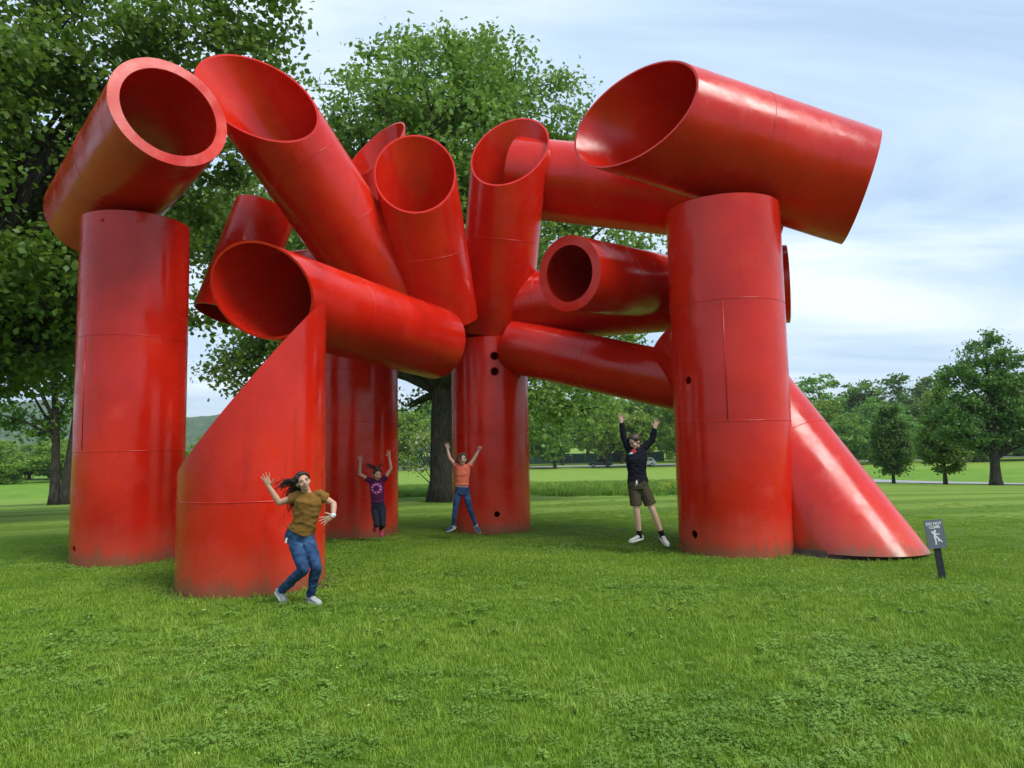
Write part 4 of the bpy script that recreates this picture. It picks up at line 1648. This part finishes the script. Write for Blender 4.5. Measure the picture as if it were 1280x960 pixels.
def boy():
    J = dict(head=(143, 257, -.04), shR=(112, 312, .02), elR=(76, 222, .02), wrR=(64, 132, 0), shL=(205, 302, .03), elL=(262, 245, .03), wrL=(280, 172, 0),
             chest=(152, 375, 0), waist=(154, 465, 0), pelvis=(156, 522, 0), hipR=(132, 545, 0), hipL=(188, 545, 0), knR=(140, 695, -.04), knL=(240, 690, -.05),
             anR=(158, 855, .03), anL=(303, 858, .02))
    f = Figure('boy in a black hoodie and olive shorts jumping with both arms up beside a column', (1.892, 10.9, 0.105), 0.002334, (170, 925), J, .93, .212,
               (-.80, -.42, -.42), (-.30, -.05, .95), 'skin_fair')
    f.hairmat = 'hair_short'
    f.limbs(); f.head()
    f.hand('R', (-.05, .1, 1), (.9, -.4, 0), 1.0, .25)
    f.hand('L', (.30, -.1, 1), (-1, 0, .3), 1.0, .08)
    f.finish_body()
    f.face(.2, .1, .6, True)
    sh = f.shirt('hoodie', .30, 1.5, .026, -.03, amp=.009, name='hoodie', seed=11.0)
    f.decal(sh, [(oval(132, 318, 16, 13), 'print_red'), (oval(117, 330, 10, 6), 'print_white'), (oval(104, 336, 8, 5), 'print_green')])
    hd = MB()
    n = (f.J['shR'] + f.J['shL']) / 2
    rg = [n + Vector((.085 * math.cos(a), .035 + .085 * math.sin(a), .030 + .022 * math.sin(a))) for a in np.linspace(0, 2 * PI, 25)]
    hd.tube(rg, [.026] * 25, 10, False)
    hd.build('hood', 'hoodie', sh)
    f.trousers('shorts', .40, .022, name='shorts', amp=.006, top_t=.5, leg=(.094, .090, .06, .06, .05))
    st = MB()
    q = f.P(140, 505, -.135)
    st.tube([q, q + Vector((-.010, -.008, -.035)), q + Vector((-.022, -.006, -.085))], [.006] * 3, 6)
    st.tube([q, q + Vector((.008, -.010, -.030)), q + Vector((-.006, -.006, -.075))], [.006] * 3, 6)
    st.build('drawstring', 'lace', f.rt)
    f.shoe('R', (-.88, -.40, -.14), 'shoe_white', (-.05, -.1, 1), 'sock_black', lace=True, length=.27)
    f.shoe('L', (.30, -.80, -.42), 'shoe_white', (.1, -.4, 1), 'sock_black', lace=True, length=.27)
    f.hair('hair_short', [], fringe=.06, cap_r=(.082, .100, .094))


woman(); girl_purple(); girl_coral(); boy()


# ------------------------------------------------------------------ parked cars, fence and shed in the distance
def car(label, x, y, rz, mat, suv):
    rt = thing('parked_car', label, 'car', (x, y, zt(x, y) + 0.06), rz)
    h = 1.72 if suv else 1.46
    prof = [(-2.25, .35), (-2.28, .75), (-2.15, .98), (-1.05, 1.04), (1.9 if suv else 1.5, 1.06), (2.15, 1.0), (2.25, .7), (2.22, .35)]
    m = MB(); rings = []
    for yy, sc in ((-.90, .985), (-.84, 1.0), (.84, 1.0), (.90, .985)):
        rings.append([Vector((px * sc, yy, .7 + (pz - .7) * (sc if abs(yy) < .88 else .93))) for px, pz in prof])
    m.rings(rings); m.build('body', mat, rt, False)
    cab = [(-1.05, 1.03), (-.35, h), (1.55 if suv else .95, h - .03), (2.02 if suv else 1.75, 1.05)]
    m = MB()
    m.rings([[Vector((px, yy * (.84 if pz < 1.2 else .70), pz)) for px, pz in cab] for yy in (-1, -.96, .96, 1)])
    m.build('cabin', mat, rt, False)
    for sg in (-1, 1):
        for x0, x1 in ((-.78, .35), (.45, 1.6 if suv else 1.2)):
            m = MB()
            ya, yb = .83 * sg, .725 * sg
            q = [(x0 - (.0 if x0 > 0 else .08), ya * 1.0, 1.10), (x1, ya, 1.10), (x1 - .12, yb * 1.005, h - .13), (x0 + (.0 if x0 > 0 else .42), yb * 1.005, h - .13)]
            q = [Vector(v) for v in q]
            m.rings([q, [v + Vector((0, .012 * sg, 0)) for v in q]])
            m.build('window', 'car_glass', rt, False)
    for x0, x1 in ((-1.02, -.42), (2.0 if suv else 1.68, 1.62 if suv else 1.02)):
        sg = -1 if x0 < 0 else 1
        m = MB()
        q = [Vector((x0, -.74, 1.10)), Vector((x0, .74, 1.10)), Vector((x1, .62, h - .08)), Vector((x1, -.62, h - .08))]
        m.rings([q, [v + Vector((.03 * sg, 0, .02)) for v in q]])
        m.build('windscreen', 'car_glass', rt, False)
    for px in (-1.42, 1.38):
        for sg in (-1, 1):
            m = MB(); m.tube([(px, .70 * sg, .34), (px, .72 * sg, .34), (px, .91 * sg, .34), (px, .93 * sg, .34)], [.30, .34, .34, .30], 24)
            w = m.build('wheel', 'tyre', rt, True, 40)
            m = MB(); m.tube([(px, .925 * sg, .34), (px, .94 * sg, .34)], [.22, .19], 20); m.build('rim', 'rim', w, True, 40)
    for sg in (-1, 1):
        m = MB(); m.ellipsoid((-2.2, .66 * sg, .80), (.08, .16, .09)); m.build('headlight', 'lamp_clear', rt)
        m = MB(); m.ellipsoid((2.16, .70 * sg, .86), (.07, .12, .13)); m.build('tail_light', 'lamp_red', rt)


car('white car parked under the far trees', 24.6, 137.2, R(8), 'car_white', True)
car('dark car parked under the far trees', 16.6, 138.2, R(-5), 'car_dark', False)

fr = thing('screen_fence', 'dark green panel fence behind the far road', 'fence', (0, 166, zt(0, 166)))
pm = None
for i in range(26):
    xx = -42 + i * 3.0
    zz = zt(xx, 166) - zt(0, 166)
    if pm is None:
        m = MB(); m.box((0, 0, 1.1), (2.84, .06, 2.2)); pm = mesh_np('panel', m.v, m.f); pm.materials.append(MAT['fence_green'])
        m = MB(); m.box((0, 0, 1.15), (.12, .14, 2.4)); pq = mesh_np('post', m.v, m.f); pq.materials.append(MAT['shed_grey'])
    obj('panel', pm, None, fr, (xx, 0, zz))
    obj('post', pq, None, fr, (xx + 1.5, 0, zz))

sr = thing('shed', 'small dark grey shed at the edge of the left field', 'shed', (-24.9, 58.0, zt(-24.9, 58)))
m = MB(); m.box((0, 0, .75), (2.0, 1.6, 1.5)); m.build('wall', 'shed_grey', sr, False)
m = MB(); m.rings([[Vector((-1.1, y, 1.48)), Vector((0, y, 1.85)), Vector((1.1, y, 1.48)), Vector((0, y, 1.50))] for y in (-.9, .9)]); m.build('roof', 'shed_roof', sr, False)
m = MB(); m.box((.3, -.815, .6), (.7, .03, 1.2)); dr = m.build('door', 'shed_roof', sr, False)
m = MB(); m.box((.05, -.845, .6), (.04, .03, .12)); m.build('handle', 'rim', dr, False)


# ------------------------------------------------------------------ grass
def blade_tuft(name, n, rad, h0, h1, w, mat, seed, lean=.5):
    r = random.Random(seed)
    V, F = [], []
    for _ in range(n):
        a = r.uniform(0, 2 * PI); q = rad * math.sqrt(r.random())
        b = Vector((q * math.cos(a), q * math.sin(a), -.004))
        d = r.uniform(0, 2 * PI); ln = Vector((math.cos(d), math.sin(d), 0))
        sd = Vector((-ln.y, ln.x, 0)) * w * r.uniform(.7, 1.3)
        h = r.uniform(h0, h1); l = h * lean * r.uniform(.2, 1.4)
        m_ = b + ln * l * .35 + Vector((0, 0, h * .6)); t = b + ln * l + Vector((0, 0, h))
        k = len(V)
        V += [b - sd, b + sd, m_ - sd * .8, m_ + sd * .8, t]
        F += [(k, k + 1, k + 3, k + 2), (k + 2, k + 3, k + 4)]
    o = bpy.data.objects.new(name, mesh_np(name, V, F))
    o.data.materials.append(MAT[mat])
    return o


def clover_tuft(name, n, rad, h0, h1, w, seed, mat='clover'):
    r = random.Random(seed)
    V, F = [], []
    for _ in range(n):
        a = r.uniform(0, 2 * PI); q = rad * math.sqrt(r.random())
        c = Vector((q * math.cos(a), q * math.sin(a), r.uniform(h0, h1)))
        nv = Vector((r.gauss(0, .35), r.gauss(0, .35), 1)).normalized()
        u, v, _d = frame_of(nv, (0, 1, 0))
        a0 = r.uniform(0, 6.3)
        for k3 in range(3):
            t = a0 + k3 * 2 * PI / 3
            e = u * math.cos(t) + v * math.sin(t); s_ = nv.cross(e)
            ww = w * r.uniform(.8, 1.2)
            k = len(V)
            V += [c, c + e * ww * .6 + s_ * ww * .48 + nv * ww * .12, c + e * ww * 1.02 + s_ * ww * .25, c + e * ww * .95, c + e * ww * 1.02 - s_ * ww * .25, c + e * ww * .6 - s_ * ww * .48 + nv * ww * .12]
            F += [(k, k + 1, k + 2, k + 3), (k, k + 3, k + 4, k + 5)]
    o = bpy.data.objects.new(name, mesh_np(name, V, F))
    o.data.materials.append(MAT[mat])
    return o


def flower_tuft(name, n, rad, h0, h1, w, seed, mat):
    r = random.Random(seed)
    m = MB()
    for _ in range(n):
        a = r.uniform(0, 2 * PI); q = rad * math.sqrt(r.random())
        c = Vector((q * math.cos(a), q * math.sin(a), r.uniform(h0, h1)))
        m.ellipsoid(c, (w, w, w * .6), None, 6, 4)
    o = bpy.data.objects.new(name, mesh_np(name, m.v, m.f))
    o.data.materials.append(MAT[mat])
    return o


def scatter(name, label, pts, scl, var, variants, seed):
    rng = np.random.default_rng(seed)
    n = len(pts)
    me = bpy.data.meshes.new(name)
    me.vertices.add(n)
    me.vertices.foreach_set('co', np.asarray(pts, np.float32).ravel())
    rot = np.stack([rng.normal(0, .06, n), rng.normal(0, .06, n), rng.uniform(0, 2 * PI, n)], 1)
    a = me.attributes.new('rot', 'FLOAT_VECTOR', 'POINT'); a.data.foreach_set('vector', rot.astype(np.float32).ravel())
    a = me.attributes.new('scl', 'FLOAT', 'POINT'); a.data.foreach_set('value', np.asarray(scl, np.float32))
    a = me.attributes.new('var', 'INT', 'POINT'); a.data.foreach_set('value', np.asarray(var, np.int32))
    o = obj(name, me)
    ng = bpy.data.node_groups.new(name, 'GeometryNodeTree')
    ng.interface.new_socket('Geometry', in_out='INPUT', socket_type='NodeSocketGeometry')
    ng.interface.new_socket('Geometry', in_out='OUTPUT', socket_type='NodeSocketGeometry')
    gi = ng.nodes.new('NodeGroupInput'); go = ng.nodes.new('NodeGroupOutput')
    jn = ng.nodes.new('GeometryNodeJoinGeometry')

    def attr(nm, dt):
        x = ng.nodes.new('GeometryNodeInputNamedAttribute'); x.data_type = dt
        x.inputs['Name'].default_value = nm
        return x.outputs['Attribute']
    ra, sa, va = attr('rot', 'FLOAT_VECTOR'), attr('scl', 'FLOAT'), attr('var', 'INT')
    for i, vo in enumerate(variants):
        oi = ng.nodes.new('GeometryNodeObjectInfo'); oi.inputs['Object'].default_value = vo
        ip = ng.nodes.new('GeometryNodeInstanceOnPoints')
        cp = ng.nodes.new('FunctionNodeCompare'); cp.data_type = 'INT'; cp.operation = 'EQUAL'
        ng.links.new(va, cp.inputs[2]); cp.inputs[3].default_value = i
        ng.links.new(gi.outputs[0], ip.inputs['Points'])
        ng.links.new(cp.outputs[0], ip.inputs['Selection'])
        ng.links.new(oi.outputs['Geometry'], ip.inputs['Instance'])
        ng.links.new(ra, ip.inputs['Rotation']); ng.links.new(sa, ip.inputs['Scale'])
        ng.links.new(ip.outputs[0], jn.inputs[0])
    ng.links.new(jn.outputs[0], go.inputs[0])
    md = o.modifiers.new('scatter', 'NODES'); md.node_group = ng
    tag(o, label, None, None, 'stuff')
    return o


FOOT = [(*LC, .79), (*BC, .80), (*CC, .77), (*RC, .86), (*FC, .87), (*BR, .97)]


def wedge_pts(rng, r0, r1, dens, a0=-47, a1=47):
    area = math.radians(a1 - a0) / 2 * (r1 * r1 - r0 * r0)
    n = int(area * dens)
    r = np.sqrt(rng.uniform(r0 * r0, r1 * r1, n)); a = np.radians(rng.uniform(a0, a1, n))
    P = np.stack([r * np.sin(a), r * np.cos(a)], 1)
    keep = np.ones(n, bool)
    for x, y, q in FOOT:
        keep &= np.hypot(P[:, 0] - x, P[:, 1] - y) > q + .02 + np.abs(rng.normal(0, .05, n))
    return P[keep]


def lawn():
    rng = np.random.default_rng(7)
    near = [blade_tuft('tuft', 30, .055, .016, .042, .0016, 'grass', 1), blade_tuft('tuft', 34, .06, .014, .036, .0017, 'grass', 2), blade_tuft('tuft', 26, .05, .02, .05, .0015, 'grass', 3, .8),
            clover_tuft('clover', 13, .055, .014, .036, .0092, 4), clover_tuft('clover', 10, .05, .018, .042, .0105, 5),
            blade_tuft('tuft', 90, .16, .016, .042, .0028, 'grass', 6), blade_tuft('tuft', 90, .16, .014, .036, .0028, 'grass', 7), clover_tuft('clover', 30, .15, .012, .034, .012, 8),
            flower_tuft('clover_flower', 2, .05, .045, .06, .008, 9, 'dandelion_pale'),
            clover_tuft('weed', 4, .035, .02, .045, .030, 10), blade_tuft('tuft', 14, .05, .05, .10, .0022, 'grass', 12, 1.0)]
    P_, S_, V_ = [], [], []
    for r0, r1, dens, lo, hi, kind in ((2.3, 5, 620, .8, 1.25, 0), (5, 8.5, 420, .9, 1.35, 0), (8.5, 13, 100, .8, 1.15, 1), (13, 18, 40, .6, .85, 1), (18, 23, 12, .45, .65, 1)):
        p = wedge_pts(rng, r0, r1, dens)
        n = len(p)
        cl = np.array([mnoise.noise(Vector((x * .55, y * .55, 3.1))) + .55 * mnoise.noise(Vector((x * 2.1, y * 2.1, 1.1))) for x, y in p])
        isc = cl + rng.normal(0, .30, n) > .36
        if kind == 0:
            v = np.where(isc, 3 + rng.integers(0, 2, n), rng.integers(0, 3, n))
            v = np.where(rng.random(n) < .0014, 8, v)
            v = np.where(rng.random(n) < .006, 9, v)
            v = np.where(rng.random(n) < .02, 10, v)
        else:
            v = np.where(isc & (rng.random(n) < .7), 7, 5 + rng.integers(0, 2, n))
        hgt = np.array([mnoise.noise(Vector((x * .9, y * .9, 7.7))) for x, y in p])
        s = rng.uniform(lo, hi, n) * (1 + .18 * hgt)
        z = np.array([zt(x, y) for x, y in p])
        P_.append(np.column_stack([p, z])); S_.append(s); V_.append(v)
    scatter('lawn_grass', 'short green lawn grass with clover patches', np.concatenate(P_), np.concatenate(S_), np.concatenate(V_), near, 3)
    # unmown fringe round each foot of the sculpture
    fr_ = [blade_tuft('fringe', 16, .03, .05, .13, .0024, 'grass', 21), blade_tuft('fringe', 12, .03, .04, .10, .0026, 'grass', 22)]
    P_ = []
    for x, y, q in FOOT + [(-2.3, 24.0, .72), (-2.3, 24.0, .80), (-23.6, 37.6, .5)]:
        for i in range(int(q * 120)):
            a = rng.uniform(0, 2 * PI); rr = q + abs(rng.normal(0, .035)) + .012
            P_.append((x + rr * math.cos(a), y + rr * math.sin(a), zt(x, y)))
    n = len(P_)
    scatter('fringe_grass', 'longer grass fringing the feet of the red columns', np.array(P_), rng.uniform(.25, .7, n), rng.integers(0, 2, n), fr_, 5)
    # rough meadow
    md = [blade_tuft('meadow', 46, .35, .22, .52, .010, 'meadow', 31, .4), blade_tuft('meadow', 46, .35, .18, .42, .012, 'meadow', 32, .6), flower_tuft('meadow_flower', 14, .35, .30, .50, .022, 33, 'flower_yellow')]
    p = wedge_pts(rng, 26, 80, 7.5, -19, 22)
    keep = np.hypot(p[:, 0] + 2.3, p[:, 1] - 24) > 4.5
    p = p[keep]
    n = len(p)
    fl = np.array([mnoise.noise(Vector((x * .09, y * .16, 4.4))) for x, y in p])
    v = np.where((fl > .18) & (rng.random(n) < .10), 2, rng.integers(0, 2, n))
    z = np.array([zt(x, y) for x, y in p])
    scatter('meadow_grass', 'tall rough meadow grass with yellow flowers beyond the lawn', np.column_stack([p, z]), rng.uniform(.35, .75, n), v, md, 9)


lawn()


# ------------------------------------------------------------------ the air
def haze():
    m, t, out = new_mat('haze_air')
    v = nd(t, 'ShaderNodeVolumePrincipled')
    v.inputs['Color'].default_value = (0.80, 0.88, 0.96, 1)
    v.inputs['Density'].default_value = 0.00018
    v.inputs['Anisotropy'].default_value = 0.2
    t.links.new(v.outputs[0], out.inputs['Volume'])
    MAT['haze'] = m
    b = MB()
    b.box((0, 0, 68), (8800, 8800, 150))
    o = b.build('haze', 'haze', None, False)
    fix_normals(o.data)
    tag(o, 'thin pale summer air softening the far hills', None, None, 'stuff')


haze()
